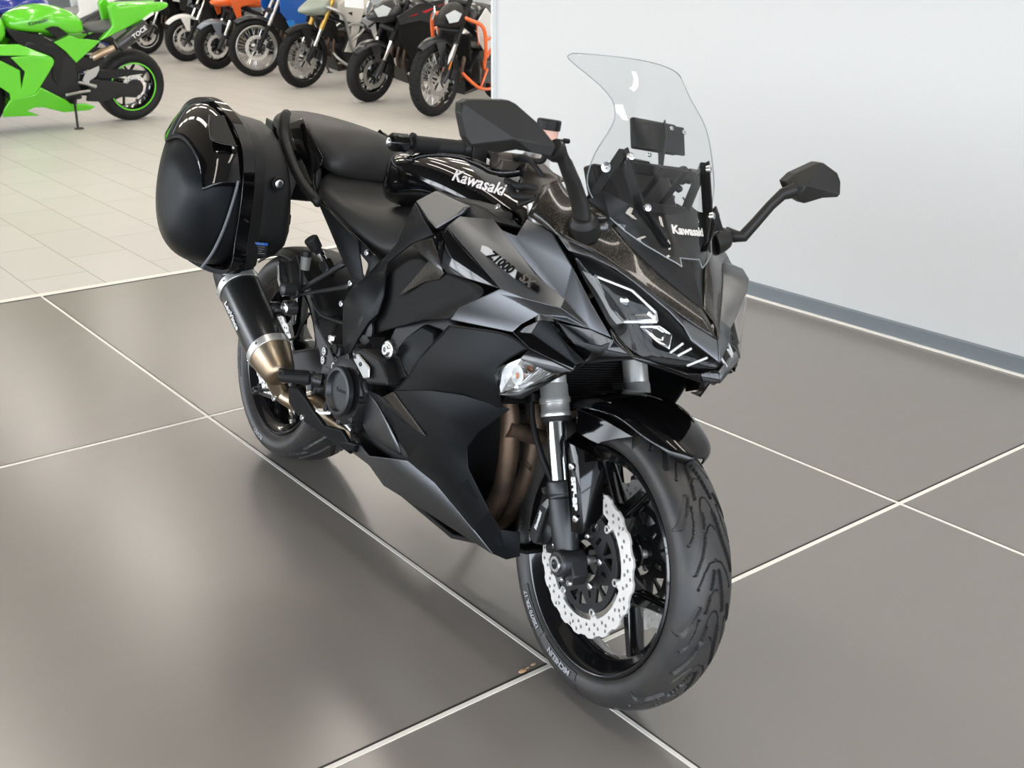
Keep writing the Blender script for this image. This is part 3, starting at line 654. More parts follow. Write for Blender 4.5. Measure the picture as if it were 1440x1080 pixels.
# ---- nose cowl (metallic sparkle)
def gq(p, s): return (p[0], s * abs(p[1]), p[2])
for s in (-1, 1):
    top = [(1.2572, -0.1650, 1.0137), (1.2961, -0.1680, 0.9896), (1.3536, -0.1660, 0.9870), (1.4059, -0.1500, 0.9666), (1.3784, -0.1420, 0.9671), (1.4124, -0.1120, 0.9328), (1.4421, -0.0780, 0.8979), (1.4907, -0.0380, 0.8640), (1.5357, -0.0010, 0.8346)]
    mid = [(1.2442, -0.1900, 0.9977), (1.3039, -0.2050, 0.9687), (1.3406, -0.2020, 0.9392), (1.3352, -0.1900, 0.9412), (1.3677, -0.1600, 0.9307), (1.4132, -0.1280, 0.9041), (1.4616, -0.0940, 0.8752), (1.5183, -0.0480, 0.8405), (1.5697, -0.0040, 0.8117)]
    low = [(1.2445, -0.2150, 0.9385), (1.3112, -0.2160, 0.9273), (1.3545, -0.2220, 0.9198), (1.3735, -0.2120, 0.9158), (1.3958, -0.1720, 0.9044), (1.4380, -0.1400, 0.8855), (1.4804, -0.1020, 0.8594), (1.5354, -0.0510, 0.8187), (1.5872, -0.0010, 0.7914)]
    rows = [[V(gq(p, s)) for p in top], [V(gq(p, s)) + V((.0, s * .004, .004)) for p in mid], [V(gq(p, s)) for p in low]]
    n = 9; mb = MB(); mb.add([p for r in rows for p in r], [(i * n + j, i * n + j + 1, (i + 1) * n + j + 1, (i + 1) * n + j) for i in range(2) for j in range(n - 1)])
    mb.build('nose_cowl', spark, bike, solid=.004, sub=2, smooth=180)
# matte band between cowl and headlight, with the pointed nose
B_ = dict(a=(1.3532, -0.2210, 0.9197), b=(1.3723, -0.2110, 0.9156), c=(1.3946, -0.1710, 0.9042), d=(1.4369, -0.1390, 0.8853), e=(1.4793, -0.1010, 0.8592), f=(1.5345, -0.0500, 0.8185), g=(1.5872, -0.0010, 0.7914), h=(1.6035, -0.0010, 0.7532),
          i=(1.5715, -0.0500, 0.7843), j=(1.5577, -0.0620, 0.8068), k=(1.5409, -0.0900, 0.8306), l=(1.5162, -0.1240, 0.8544), m=(1.4999, -0.1500, 0.8715), n=(1.4738, -0.1760, 0.8884), o=(1.4294, -0.2030, 0.9000), p=(1.3833, -0.2160, 0.9004))
facets('headlight_brow', B_, ['a b p', 'b c o p', 'c d n o', 'd e l m n', 'e f j k l', 'f g h i j'], flat, bike, th=.003, bev=.002)
# screen base panel
B_ = dict(a=(1.3447, -0.1600, 0.9923), b=(1.3691, -0.1500, 1.0132), c=(1.4122, -0.1200, 0.9993), d=(1.36, 0, 1.0), e=(1.4787, 0.0000, 0.9136), f=(1.5348, -0.0000, 0.8344), g=(1.4887, -0.0360, 0.8636), h=(1.4400, -0.0760, 0.8976), i=(1.4102, -0.1100, 0.9325), j=(1.3761, -0.1400, 0.9668), k=(1.4017, -0.1500, 0.9699), l=(1.4547, -0.0400, 0.9066))
facets('screen_base', B_, ['a b k', 'b c j k', 'c d e l i j', 'i l h', 'l e f g h'], plas, bike, th=.003, bev=.002)

# ---- headlights
for s in (-1, 1):
    H_ = [(1.3854, -0.2080, 0.8963), (1.4270, -0.1960, 0.8973), (1.4711, -0.1720, 0.8820), (1.4979, -0.1470, 0.8668), (1.5178, -0.1200, 0.8509), (1.5399, -0.0880, 0.8270), (1.5587, -0.0620, 0.8036), (1.5732, -0.0500, 0.7820), (1.6068, -0.0060, 0.7506)]
    Lw = [(1.4048, -0.2030, 0.8751), (1.4244, -0.1980, 0.8524), (1.4461, -0.1880, 0.8289), (1.4652, -0.1780, 0.8049), (1.4836, -0.1680, 0.7831), (1.5003, -0.1580, 0.7666), (1.5250, -0.1380, 0.7445), (1.5687, -0.0980, 0.7352), (1.6069, -0.0100, 0.7402)]
    H_ = [V(gq(p, s)) for p in H_]; Lw = [V(gq(p, s)) for p in Lw]; n = 9
    md = [lerp(a_, b_, .5) + V((.010, s * .012, -.002)) * (1 if 0 < i < 8 else 0) for i, (a_, b_) in enumerate(zip(H_, Lw))]
    back = [lerp(a_, b_, .5) + V((-.045, -s * .035, 0)) for a_, b_ in zip(H_, Lw)]
    fs = [(i * n + j, i * n + j + 1, (i + 1) * n + j + 1, (i + 1) * n + j) for i in range(2) for j in range(n - 1)]
    shell = MB(); shell.add([p - V((.012, s * .010, 0)) for p in H_] + [p for p in back] + [p - V((.012, s * .010, 0)) for p in Lw], fs)
    hl = shell.build('headlight', plasd, bike, solid=.002, sub=2, smooth=180)
    gl = MB(); gl.add(H_ + md + Lw, fs); gl.build('headlight_lens', lens, hl, sub=2, smooth=180)
    # main beam chamber
    R1 = [V(gq(p, s)) - V((.014, s * .012, 0)) for p in ((1.4240, -0.1780, 0.8619), (1.4626, -0.1580, 0.8564), (1.4917, -0.1420, 0.8521), (1.5265, -0.1060, 0.8213), (1.5352, -0.1060, 0.8054), (1.4871, -0.1420, 0.7917), (1.4624, -0.1600, 0.8134))]
    c_ = sum((p for p in R1), V((0, 0, 0))) / len(R1)
    r_ = MB(); r_.add(R1 + [lerp(p, c_, .55) + V((-.026, -s * .02, 0)) for p in R1], [(i, (i + 1) % 7, 7 + (i + 1) % 7, 7 + i) for i in range(7)] + [tuple(range(7, 14))])
    r_.build('reflector_bowl', reflector, hl, smooth=20, solid=.001)
    MB().lathe([(-.006, .012), (.004, .014), (.010, .008), (.012, .0002)], c_ + V((-.016, -s * .012, 0)), (1, s * .25, 0), 20).build('projector', chrome, hl, smooth=50)
    fr2 = MB()
    for a_, b_ in zip(R1, R1[1:] + R1[:1]): fr2.tube([a_, b_], .0028, 6)
    fr2.build('reflector_frame', steel, hl, smooth=50)
    R2 = [V(gq(p, s)) - V((.012, s * .010, 0)) for p in ((1.5020, -0.1180, 0.7881), (1.5366, -0.1000, 0.7991), (1.5570, -0.0840, 0.7888), (1.5639, -0.0900, 0.7631), (1.5450, -0.1040, 0.7697))]
    c2 = sum((p for p in R2), V((0, 0, 0))) / 5
    r_ = MB(); r_.add(R2 + [lerp(p, c2, .5) + V((-.02, -s * .012, 0)) for p in R2], [(i, (i + 1) % 5, 5 + (i + 1) % 5, 5 + i) for i in range(5)] + [tuple(range(5, 10))])
    r_.build('reflector_bowl', reflector, hl, smooth=20, solid=.001)
    # satin wedge beside the main chamber
    Wd = [V(gq(p, s)) - V((.010, s * .009, 0)) for p in ((1.4066, -0.1960, 0.8673), (1.4291, -0.1820, 0.8611), (1.4673, -0.1640, 0.8128), (1.4903, -0.1460, 0.7911), (1.4762, -0.1640, 0.7834), (1.4416, -0.1840, 0.8280))]
    MB().slab(Wd, (-.002, -s * .002, 0)).build('lamp_bezel', alu, hl, smooth=20)
    bars = MB()
    for pa, pb in (((1.5639, -0.0860, 0.7574), (1.5689, -0.0640, 0.7771)), ((1.5735, -0.0750, 0.7548), (1.5805, -0.0520, 0.7709)), ((1.5828, -0.0560, 0.7390), (1.5952, -0.0220, 0.7582))):
        bars.tube([V(gq(pa, s)) - V((.006, s * .004, 0)), V(gq(pb, s)) - V((.006, s * .004, 0))], .0022, 8)
    bars.split('light_guide', white, hl, smooth=50)
# chin lip and beak
X_ = dict(a=(1.4837, -0.1700, 0.7817), b=(1.5005, -0.1580, 0.7659), c=(1.5264, -0.1390, 0.7439), d=(1.5699, -0.0990, 0.7348), e=(1.5913, -0.0620, 0.7283), f=(1.5957, -0.0340, 0.7304), g=(1.5974, -0.0260, 0.7142), h=(1.5853, -0.0640, 0.7230), i=(1.5316, -0.1420, 0.7377), j=(1.4987, -0.1680, 0.7590))
facets('chin_lip', X_, ['a b c i j', 'c d e h i', 'e f g h'], gloss, bike, mirror=False, th=.004, bev=.002)
X_ = dict(a=(1.5948, -0.0340, 0.7302), b=(1.6051, -0.0080, 0.7396), c=(1.6099, 0.0000, 0.7369), d=(1.6161, 0.0000, 0.7196), e=(1.5976, -0.0260, 0.7136))
facets('beak', X_, ['a b c d e'], gloss, bike, mirror=False, th=.004, bev=.002)
# chin wing on the left side of the beak
mb = MB(); mb.add([V((1.6064, 0.0000, 0.7373)), V((1.6161, 0.0000, 0.7196)), V((1.5267, 0.1370, 0.7400)), V((1.5255, 0.1250, 0.7551)), V((1.5691, 0.0600, 0.7511))], [(0, 1, 2, 4), (2, 3, 4)])
mb.build('chin_wing', flat, bike, solid=.003, smooth=20)
# underside of the nose, closing the cowl above the wheel
X_ = dict(a=(1.5275, -0.1380, 0.7366), b=(1.5957, -0.0240, 0.7130), c=(1.60, 0, .715), d=(1.30, 0, .735), e=(1.30, -.20, .70), f=(1.4480, -0.2050, 0.6903), g=(1.4580, -0.1880, 0.7098))
facets('inner_cowl', X_, ['a b c d', 'a d e f g'], plasd, bike, th=.003, bev=0)

# ---- windscreen
def screen_pt(z, u):
    # centre line, half width and side sweep by height
    tab = [(.904, 1.487, .027, .000), (.915, 1.480, .052, .008), (.930, 1.472, .085, .026), (.950, 1.459, .115, .050), (.968, 1.447, .137, .058), (.995, 1.430, .157, .075), (1.022, 1.417, .167, .076), (1.047, 1.404, .166, .066), (1.075, 1.388, .158, .052), (1.10, 1.376, .146, .040), (1.13, 1.360, .130, .024), (1.155, 1.346, .121, .018), (1.178, 1.330, .118, .022), (1.200, 1.312, .125, .038), (1.218, 1.296, .138, .056), (1.232, 1.282, .150, .068), (1.243, 1.268, .1545, .070), (1.250, 1.258, .146, .058)]
    for i in range(len(tab) - 1):
        if tab[i][0] <= z <= tab[i + 1][0] + 1e-9:
            t = (z - tab[i][0]) / (tab[i + 1][0] - tab[i][0]); T0, T1, T2, T3 = tab[max(i - 1, 0)], tab[i], tab[i + 1], tab[min(i + 2, len(tab) - 1)]
            a_ = [.5 * (2 * T1[j] + (T2[j] - T0[j]) * t + (2 * T0[j] - 5 * T1[j] + 4 * T2[j] - T3[j]) * t * t + (3 * T1[j] - T0[j] - 3 * T2[j] + T3[j]) * t ** 3) for j in range(4)]; break
    _, xc, w_, sw = a_
    zz_ = z + (.012 * (1 - u * u) if z > 1.2 else 0) * min(1, max(0, (z - 1.2) / .05)) 
    return V((xc - sw * abs(u) ** 2.0, w_ * u, zz_))
zs = [.904, .909, .915, .922, .930, .940, .950, .959, .968, .981, .995, 1.008, 1.022, 1.035, 1.047, 1.061, 1.075, 1.088, 1.10, 1.115, 1.13, 1.143, 1.155, 1.167, 1.178, 1.189, 1.20, 1.209, 1.218, 1.225, 1.232, 1.238, 1.243, 1.247, 1.25]
nu = 25
mb = MB(); vs_ = []; fs_ = []
for z in zs:
    for i in range(nu): vs_.append(screen_pt(z, -1 + 2 * i / (nu - 1)))
for i in range(len(zs) - 1):
    for j in range(nu - 1):
        q_ = (i * nu + j, i * nu + j + 1, (i + 1) * nu + j + 1, (i + 1) * nu + j)
        cy = sum(vs_[k_].y for k_ in q_) / 4; cz = sum(vs_[k_].z for k_ in q_) / 4
        if not (abs(cy) < .0225 and cz < .9185): fs_.append(q_)      # notch at the lower edge
mb.add(vs_, fs_)
ws = mb.build('windscreen', screen, bike, smooth=180)
rimp = [screen_pt(z, -1) for z in zs] + [screen_pt(1.25, -1 + 2 * i / 24) for i in range(1, 24)] + [screen_pt(z, 1) for z in zs[::-1]] + [screen_pt(.906, .9), screen_pt(.9185, .43), screen_pt(.9185, 0), screen_pt(.9185, -.43), screen_pt(.906, -.9), screen_pt(.904, -1)]
MB().tube(rimp, .0011, 6).build('screen_edge', edge, ws, smooth=60)
b = MB()
for p in (V((1.370, .103, 1.082)), V((1.422, .085, .997))):
    for s in (-1, 1): b.lathe([(-.002, .008), (.003, .008), (.006, .0065), (.0065, .003), (.004, .0028), (.004, .0002)], (p.x + .003, s * p.y, p.z), (.9, s * .35, .3), 16)
b.split('screen_bolt', bolt, ws, smooth=40)
lt = text('Kawasaki', .0215, .0003, off=.0008, sx=1.12)
def on_screen(p):
    z = .966 + p.y * .93; hw = screen_pt(z, 1).y; c_ = screen_pt(z, (p.x + .012) / hw); return c_ + V((.0016 + p.z, 0, 0))
link('screen_lettering', warp(lt, on_screen), mat('frosted_print', (.62, .60, .56), .6), ws, smooth=0)

# ---- screen bracket and device holder behind the screen
for s in (-1, 1):
    mb = MB()
    for p0, p1, wd in (((1.300, .128, .965), (1.355, .106, 1.088), .012), ((1.355, .106, 1.092), (1.412, .088, .995), .013), ((1.412, .088, .998), (1.452, .052, .945), .011)):
        a_, b_ = V((p0[0], s * p0[1], p0[2])), V((p1[0], s * p1[1], p1[2])); d_ = (b_ - a_).normalized(); n_ = V((0, s, 0)).cross(d_).normalized()
        mb.slab([a_ - n_ * wd, b_ - n_ * wd, b_ + d_ * wd * .5, b_ + n_ * wd, a_ + n_ * wd], (0, s * .004, 0))
    sb = mb.build('screen_bracket', plas, bike, smooth=20, bev=.0015)
    MB().lathe([(0, .010), (.006, .010), (.007, .004), (.003, .0001)], (1.330, s * .116, 1.055), (.4, s, 0), 16).build('bracket_bolt', bolt, sb, smooth=40)
    MB().slab([V((1.405, s * .09, 1.0)), V((1.44, s * .085, .985)), V((1.47, s * .045, .935)), V((1.45, s * .05, .93))], (0, s * .003, 0)).build('bracket_foot', plasd, sb)
c = MB(); c.box((1.345, 0, 1.062), (.006, .20, .020)).box((1.36, -.03, 1.03), (.005, .016, .10), Matrix.Rotation(.6, 3, 'Y')).box((1.36, .03, 1.03), (.005, .016, .10), Matrix.Rotation(.6, 3, 'Y')).box((1.385, 0, .995), (.006, .11, .018))
hb = c.build('accessory_crossbar', plas, bike, bev=.002)
c = MB(); c.box((1.325, -.012, 1.125), (.012, .115, .060), Matrix.Rotation(-.35, 3, 'Y')); hd = c.build('device_holder', plas, hb, bev=.004)
c = MB(); c.slab([V((1.332, .0, 1.16)), V((1.345, .0, 1.13)), V((1.352, 0, 1.075)), V((1.34, 0, 1.075)), V((1.322, 0, 1.13))], (0, .004, 0)); c.box((1.337, .030, 1.125), (.006, .055, .055), Matrix.Rotation(-.35, 3, 'Y')); c.build('holder_plate', dmet, hd, bev=.001)
c = MB()
for yy, zz_ in ((.012, 1.145), (.046, 1.142), (.040, 1.105), (-.03, 1.09)): bolt_mb(V((1.343, yy, zz_)), (1, 0, .3), .0045, .004, c)
c.split('holder_screw', bolt, hd)
# cockpit side trim between tank and cowl
for s in (-1, 1):
    P = [V(gq(p, s)) for p in ((1.1075, -0.1500, 0.9861), (1.1111, -0.1400, 1.0197), (1.1002, -0.1300, 1.0393), (1.1257, -0.1250, 1.0395), (1.1900, -0.1400, 1.0235), (1.2367, -0.1500, 1.0179), (1.2494, -0.1550, 1.0127), (1.2252, -0.1750, 0.9953), (1.2171, -0.1800, 0.9695), (1.1418, -0.1700, 0.9419))]
    MB().slab(P, (0, -s * .012, 0)).build('cockpit_trim', MATS.get('brown_black_trim') or mat('brown_black_trim', (.028, .024, .020), .3), bike, bev=.004)
    MB().tube(smoothpath([V(gq(p, s)) for p in ((1.1031, -0.1650, 0.9779), (1.1256, -0.1680, 0.9632), (1.1593, -0.1680, 0.9649), (1.2061, -0.1700, 0.9725))]), .0085, 10).build('cable', rub, bike, smooth=60)
    MB().tube(smoothpath([V(gq(p, s)) for p in ((1.0793, -0.1600, 0.9867), (1.1255, -0.1620, 0.9817), (1.1682, -0.1650, 0.9882), (1.2055, -0.1680, 0.9871))]), .0075, 10).build('cable', rub, bike, smooth=60)
# instruments
c = MB(); c.slab([V((1.235, -.10, 1.045)), V((1.235, .10, 1.045)), V((1.29, .105, .965)), V((1.29, -.105, .965))], (.035, 0, .012)); dsh = c.build('instrument_panel', plas, bike, bev=.006)
MB().slab([V((1.2335, -.075, 1.04)), V((1.2335, .075, 1.04)), V((1.284, .078, .972)), V((1.284, -.078, .972))], (-.002, 0, -.001)).build('display', screenm, dsh)
c = MB(); c.slab([V((1.26, -.15, 1.0)), V((1.33, -.145, .99)), V((1.40, -.12, .955)), V((1.38, -.165, .93)), V((1.27, -.17, .95))], (0, .006, 0)); c.build('dash_cover', plas, bike, bev=.002)
c = MB(); c.slab([V((1.26, .15, 1.0)), V((1.33, .145, .99)), V((1.40, .12, .955)), V((1.38, .165, .93)), V((1.27, .17, .95))], (0, -.006, 0)); c.build('dash_cover', plas, bike, bev=.002)
MB().slab([V((1.05, -.16, .90)), V((1.30, -.16, .93)), V((1.50, -.05, .80)), V((1.5, .05, .80)), V((1.30, .16, .93)), V((1.05, .16, .90))], (0, 0, -.01)).build('inner_fairing', plasd, bike)

# ---- mirrors
# right mirror, traced silhouette (front face seen, glass faces the rider)
def mk_mirror(s):
    g_ = lambda p, dy=0, dx=0, dz=0: V((p[0] + dx, s * abs(p[1]) + s * dy, p[2] + dz))
    base = V((1.375, s * .182, .950))
    stem = [g_((1.3717, -0.1860, 0.9532)), g_((1.3709, -0.2000, 0.9857)), g_((1.3689, -0.2250, 1.0231)), g_((1.3759, -0.2550, 1.0538)), g_((1.3783, -0.2750, 1.0680)), g_((1.3811, -0.2920, 1.0744))]
    rr = [(.021, .015), (.020, .014), (.019, .013), (.018, .012), (.019, .013), (.020, .016)]
    js = []
    for i, p in enumerate(stem):
        d_ = (stem[min(i + 1, 5)] - stem[max(i - 1, 0)]).normalized(); e1 = d_.cross(V((0, s, 0)) if abs(d_.y) < .8 else V((1, 0, 0))).normalized(); e2 = d_.cross(e1); js.append((p, e1, e2, rr[i][0], rr[i][1]))
    if s > 0:
        st_ = [V(p) for p in ((1.3668, 0.1960, 0.9617), (1.3859, 0.2060, 0.9594), (1.3976, 0.2160, 0.9625), (1.4056, 0.2360, 0.9953), (1.4139, 0.2580, 1.0324), (1.4204, 0.2780, 1.0582), (1.4311, 0.3000, 1.0702))]
        rr = [(.014, .012), (.013, .012), (.0135, .011), (.012, .010), (.012, .009), (.013, .010), (.016, .013)]; js = []
        for i, p in enumerate(st_):
            d_ = (st_[min(i + 1, 6)] - st_[max(i - 1, 0)]).normalized(); e1 = d_.cross(V((1, 0, 0))).normalized(); e2 = d_.cross(e1); js.append((p, e1, e2, rr[i][0], rr[i][1]))
    # shell outline seen from the front, joint side first
    if s < 0:
        O_ = [(1.3895, -0.2900, 1.0805), (1.3913, -0.3000, 1.0610), (1.3712, -0.3300, 1.0624), (1.3573, -0.3520, 1.0623), (1.3467, -0.3800, 1.0517), (1.3312, -0.4300, 1.0568), (1.3285, -0.4400, 1.0696), (1.3208, -0.4520, 1.1075), (1.3139, -0.4500, 1.1240), (1.3166, -0.4400, 1.1316), (1.3428, -0.3750, 1.1425), (1.3479, -0.3620, 1.1387), (1.3707, -0.3250, 1.1134)]
        P = [g_(p) for p in O_]; n = len(P); A1 = 2 * n; crest = g_((1.3522, -0.3680, 1.0793), 0, .018)
        front = [(0, 1, 2, A1), (2, 3, A1), (3, 4, A1), (4, 5, A1), (5, 6, 7, 8, A1), (8, 9, 10, A1), (10, 11, A1), (11, 12, A1), (12, 0, A1)]
    else:
        P = [V(p) for p in ((1.4213, 0.2920, 1.0732), (1.4319, 0.3120, 1.0535), (1.4347, 0.3350, 1.0470), (1.4371, 0.3850, 1.0637), (1.4373, 0.4300, 1.0698), (1.4358, 0.4380, 1.0767), (1.4279, 0.4400, 1.1019), (1.4226, 0.4300, 1.1180), (1.4157, 0.3860, 1.1336), (1.4131, 0.3740, 1.1321), (1.4127, 0.3100, 1.1024), (1.4152, 0.2880, 1.0838))]
        n = len(P); A1 = 2 * n; crest = V((1.4297, 0.3150, 1.0823)) + V((.014, 0, 0))
        front = [(0, 1, A1), (1, 2, 3, A1), (3, 4, 5, A1), (5, 8, A1), (5, 6, 7, 8), (8, 9, 10, A1), (10, 11, A1), (11, 0, A1)]
    back = [p + V((-.022, 0, 0)) for p in P]
    mb = MB(); mb.add(P + back + [crest], front + [(i, n + i, n + (i + 1) % n, (i + 1) % n) for i in range(n)] + [tuple(n + i for i in range(n))])
    m_ = MB(); bp = base
    m_.tube([bp + V((-.01, -s * .012, -.020)), bp + V((-.004, -s * .004, -.006)), bp + V((.002, s * .006, .004)), bp + V((.004, s * .010, .012))] if s < 0 else [bp + V((-.005, -s * .02, -.01)), bp + V((0, 0, 0)), bp + V((.006, s * .014, .004))], [.030, .029, .027, .020] if s < 0 else [.028, .026, .018], 20)
    mr_ = m_.build('mirror', mirm, bike, smooth=50, bev=.002)
    mb2 = MB(); mb2.loft([[p + e1 * (a_ * math.cos(t)) + e2 * (b_ * math.sin(t)) for t in [2 * PI * k / 16 for k in range(16)]] for p, e1, e2, a_, b_ in js])
    mb2.build('mirror_stem', mirm, mr_, smooth=70)
    mb.build('mirror_housing', mirm, mr_, smooth=12, bev=.0022, bevseg=2)
    cc_ = sum((p for p in back), V((0, 0, 0))) / n
    MB().slab([lerp(p, cc_, .07) + V((-.0012, 0, 0)) for p in back], (-.0012, 0, 0)).build('mirror_glass', mirg, mr_, smooth=0)
for s in (-1, 1): mk_mirror(s)

# ================================================================= tank, seats, tail
def half_loft(name, secs, m, parent, sub=2, n=None):
    # secs: (x, [(y, z)...]) from the bottom edge up to the crown on one side; mirrored to a closed ring
    rings = []
    for x, pr_ in secs:
        L_ = [V((x + (p[2] if len(p) > 2 else 0), p[0], p[1])) for p in pr_]; rings.append([V((a.x, -a.y, a.z)) for a in L_] + [a for a in L_[::-1] if a.y > 1e-5])
    return MB().loft(rings).build(name, m, parent, sub=sub, smooth=180)
tank = half_loft('fuel_tank', [
    (.478, [(.055, .84), (.07, .87), (.075, .90), (.072, .945), (.055, .965), (.03, .974), (0, .976)]),
    (.500, [(.10, .84), (.118, .875), (.122, .90), (.118, .950), (.100, .975), (.04, .986), (0, .988)]),
    (.570, [(.12, .85), (.135, .888), (.142, .905), (.138, .960), (.122, .982), (.05, .998), (0, 1.0)]),
    (.680, [(.13, .88), (.146, .912), (.153, .925), (.148, .970), (.132, .990), (.055, 1.004), (0, 1.006)]),
    (.800, [(.135, .89), (.150, .918), (.157, .930), (.152, .970), (.136, .989), (.055, 1.002), (0, 1.004)]),
    (.920, [(.138, .885), (.150, .910), (.156, .922), (.150, .958), (.132, .975), (.055, .990), (0, .992)]),
    (1.030, [(.13, .87), (.142, .895), (.148, .907), (.140, .935), (.12, .952), (.05, .966), (0, .968)]),
    (1.110, [(.11, .85), (.12, .87), (.125, .885), (.12, .905), (.09, .92), (.04, .93), (0, .935)])], gloss, bike)
MB().lathe([(0, .045), (.006, .045), (.010, .040), (.011, .0001)], (.98, 0, .982), (.12, 0, 1), 32).build('fuel_cap', dmet, tank, smooth=40)
# raised emblem along the flank
E0, E1 = V((0.8859, -0.1570, 0.9672)), V((1.0808, -0.1550, 0.9649))
e_d = (E1 - E0).normalized(); nrm = V((0, -1, .10)).normalized(); xx = (e_d - nrm * e_d.dot(nrm)).normalized()
em = text('Kawasaki', .035, .0010, off=.0006, shear=.25); x_s = [v.co.x for v in em.vertices]; kx_ = (E1 - E0).length * 1.04 / (max(x_s) - min(x_s)); cx_ = (max(x_s) + min(x_s)) / 2
em = warp(em, lambda p: V(((p.x - cx_) * kx_, p.y, p.z)))
link('tank_emblem', xform(em, frame(lerp(E0, E1, .5) + nrm * .004, xx, nrm.cross(xx))), silver, tank, smooth=0)
# matte tank side pads and side trim
for s in (-1, 1):
    P = [V(gq(p, s)) for p in ((0.7718, -0.1800, 0.8897), (0.8290, -0.1660, 0.9253), (0.9973, -0.1920, 0.9179), (0.9962, -0.2080, 0.8960), (0.9490, -0.2280, 0.8554), (0.8864, -0.2120, 0.8643))]
    MB().slab(P, (0, -s * .020, 0)).build('knee_pad', flat, bike, bev=.006, bevseg=3, smooth=40)
T2 = dict(a=(0.7068, -0.1400, 0.9325), b=(0.9900, -0.1460, 0.9287), c=(1.0485, -0.1460, 0.9298), d=(1.1815, -0.1800, 0.9075), e=(0.9817, -0.1900, 0.8926), f=(0.9840, -0.1800, 0.9174), g=(0.8037, -0.1500, 0.9224))
facets('tank_side_cover', T2, ['a b f g', 'b c d e f'], flatd, bike, th=.003, bev=.003)
T2 = dict(a=(1.0527, -0.1720, 0.9166), b=(1.1266, -0.1680, 0.9282), c=(1.1388, -0.1740, 0.9093), d=(1.0826, -0.1780, 0.9138))
facets('screw_tab', T2, ['a b c d'], plas, bike, th=.008, bev=.002)
b = MB()
for s in (-1, 1): bolt_mb(V(gq((1.0830, -0.1720, 0.9315), s)), (0, s, .5), .006, .004, b)
b.split('tank_screw', bolt, bike)
# rider seat and pillion seat
seat = half_loft('rider_seat', [
    (.165, [(.085, .80), (.115, .815), (.125, .85), (.105, .885), (.055, .90), (0, .905)]),
    (.215, [(.10, .79), (.135, .81), (.142, .843), (.118, .872), (.06, .874), (0, .876)]),
    (.300, [(.11, .765), (.148, .79), (.150, .822), (.124, .842), (.06, .848), (0, .85)]),
    (.400, [(.11, .74), (.156, .772), (.154, .808), (.128, .832), (.06, .838), (0, .84)]),
    (.490, [(.11, .72), (.158, .745), (.148, .80), (.118, .828), (.055, .842), (0, .846)]),
    (.570, [(.10, .70), (.155, .725), (.132, .79), (.10, .832), (.05, .856), (0, .864)]),
    (.640, [(.09, .715), (.142, .745), (.110, .80), (.085, .85), (.045, .876), (0, .884)]),
    (.675, [(.06, .76), (.105, .79), (.085, .82), (.065, .86), (.03, .88), (0, .888)])], seatm, bike)
pil = half_loft('pillion_seat', [
    (-.245, [(.05, .955), (.075, .965), (.078, .98), (.06, .995), (.03, 1.002), (0, 1.003)]),
    (-.200, [(.08, .94), (.108, .955), (.11, .978), (.09, 1.0), (.045, 1.012), (0, 1.014)]),
    (-.080, [(.09, .925), (.128, .942), (.13, .972), (.108, .998), (.055, 1.010), (0, 1.012)]),
    (.050, [(.09, .905), (.136, .925), (.138, .96), (.115, .992), (.06, 1.006), (0, 1.009)]),
    (.130, [(.09, .89), (.140, .91), (.142, .948), (.118, .984), (.06, 1.002), (0, 1.005)]),
    (.185, [(.09, .87), (.135, .89), (.136, .93), (.112, .970), (.055, .992), (0, .996)]),
    (.225, [(.08, .865), (.122, .885), (.122, .915), (.095, .948), (.045, .965), (0, .97)]),
    (.245, [(.06, .87), (.09, .89), (.09, .91), (.07, .93), (.03, .94), (0, .943)])], seatm, bike)
half_loft('seat_base', [(-.30, [(.03, .92), (.06, .93), (.06, .95), (0, .96)]), (-.05, [(.06, .84), (.115, .86), (.115, .93), (0, .95)]), (.18, [(.06, .76), (.13, .79), (.125, .87), (0, .88)]), (.40, [(.06, .70), (.135, .73), (.13, .79), (0, .80)]), (.64, [(.05, .70), (.12, .72), (.11, .80), (0, .82)])], plasd, bike, sub=1)
# tail cowls
tailp = []
for s in (-1, 1):
    X_ = dict(a=(-0.0208, -0.1350, 0.9775), b=(0.0376, -0.1200, 1.0023), c=(0.0881, -0.1300, 0.9788), d=(0.2227, -0.1400, 0.9167), e=(0.2315, -0.1480, 0.8960), f=(0.2056, -0.1520, 0.8683), g=(0.2204, -0.1560, 0.8465), h=(0.2582, -0.1600, 0.8193), i=(0.1506, -0.1500, 0.8745), j=(0.0574, -0.1450, 0.9248))
    ks = list(X_); mb = MB(); mb.add([gq(X_[k_], s) for k_ in ks], [tuple(ks.index(c) for c in f.split()) for f in ('a b c j', 'c d i j', 'd e f i', 'f g h i')]); mb.build('tail_cover', gloss, bike, solid=.004, bev=.003, smooth=30)
    mb = MB(); mb.slab([V((-.36, s * .05, .94)), V((-.05, s * .13, .955)), V((.20, s * .145, .885)), V((.21, s * .145, .83)), V((-.05, s * .13, .85)), V((-.36, s * .05, .90))], (0, -s * .02, 0)); mb.build('tail_cover', plas, bike, bev=.006, smooth=40)
    # grab rail
    gp_ = [V(gq(p, s)) for p in ((0.0046, -0.1500, 1.0013), (0.0080, -0.1600, 1.0041), (0.0284, -0.1720, 0.9854), (0.0569, -0.1800, 0.9493), (0.1070, -0.1840, 0.9074), (0.1488, -0.1800, 0.8709), (0.2039, -0.1720, 0.8328), (0.2664, -0.1650, 0.8085), (0.2643, -0.1600, 0.7992))]
    gp_ = [p - V((0, .012, .022)) for p in gp_] if s > 0 else gp_
    gp_ = smoothpath(gp_, 5); rr = [.009 + .006 * min(1, i / 8) - .004 * max(0, (i - 32) / 8) for i in range(len(gp_))]
    MB().tube(gp_, rr, 14).build('grab_rail', plas, bike, smooth=70)
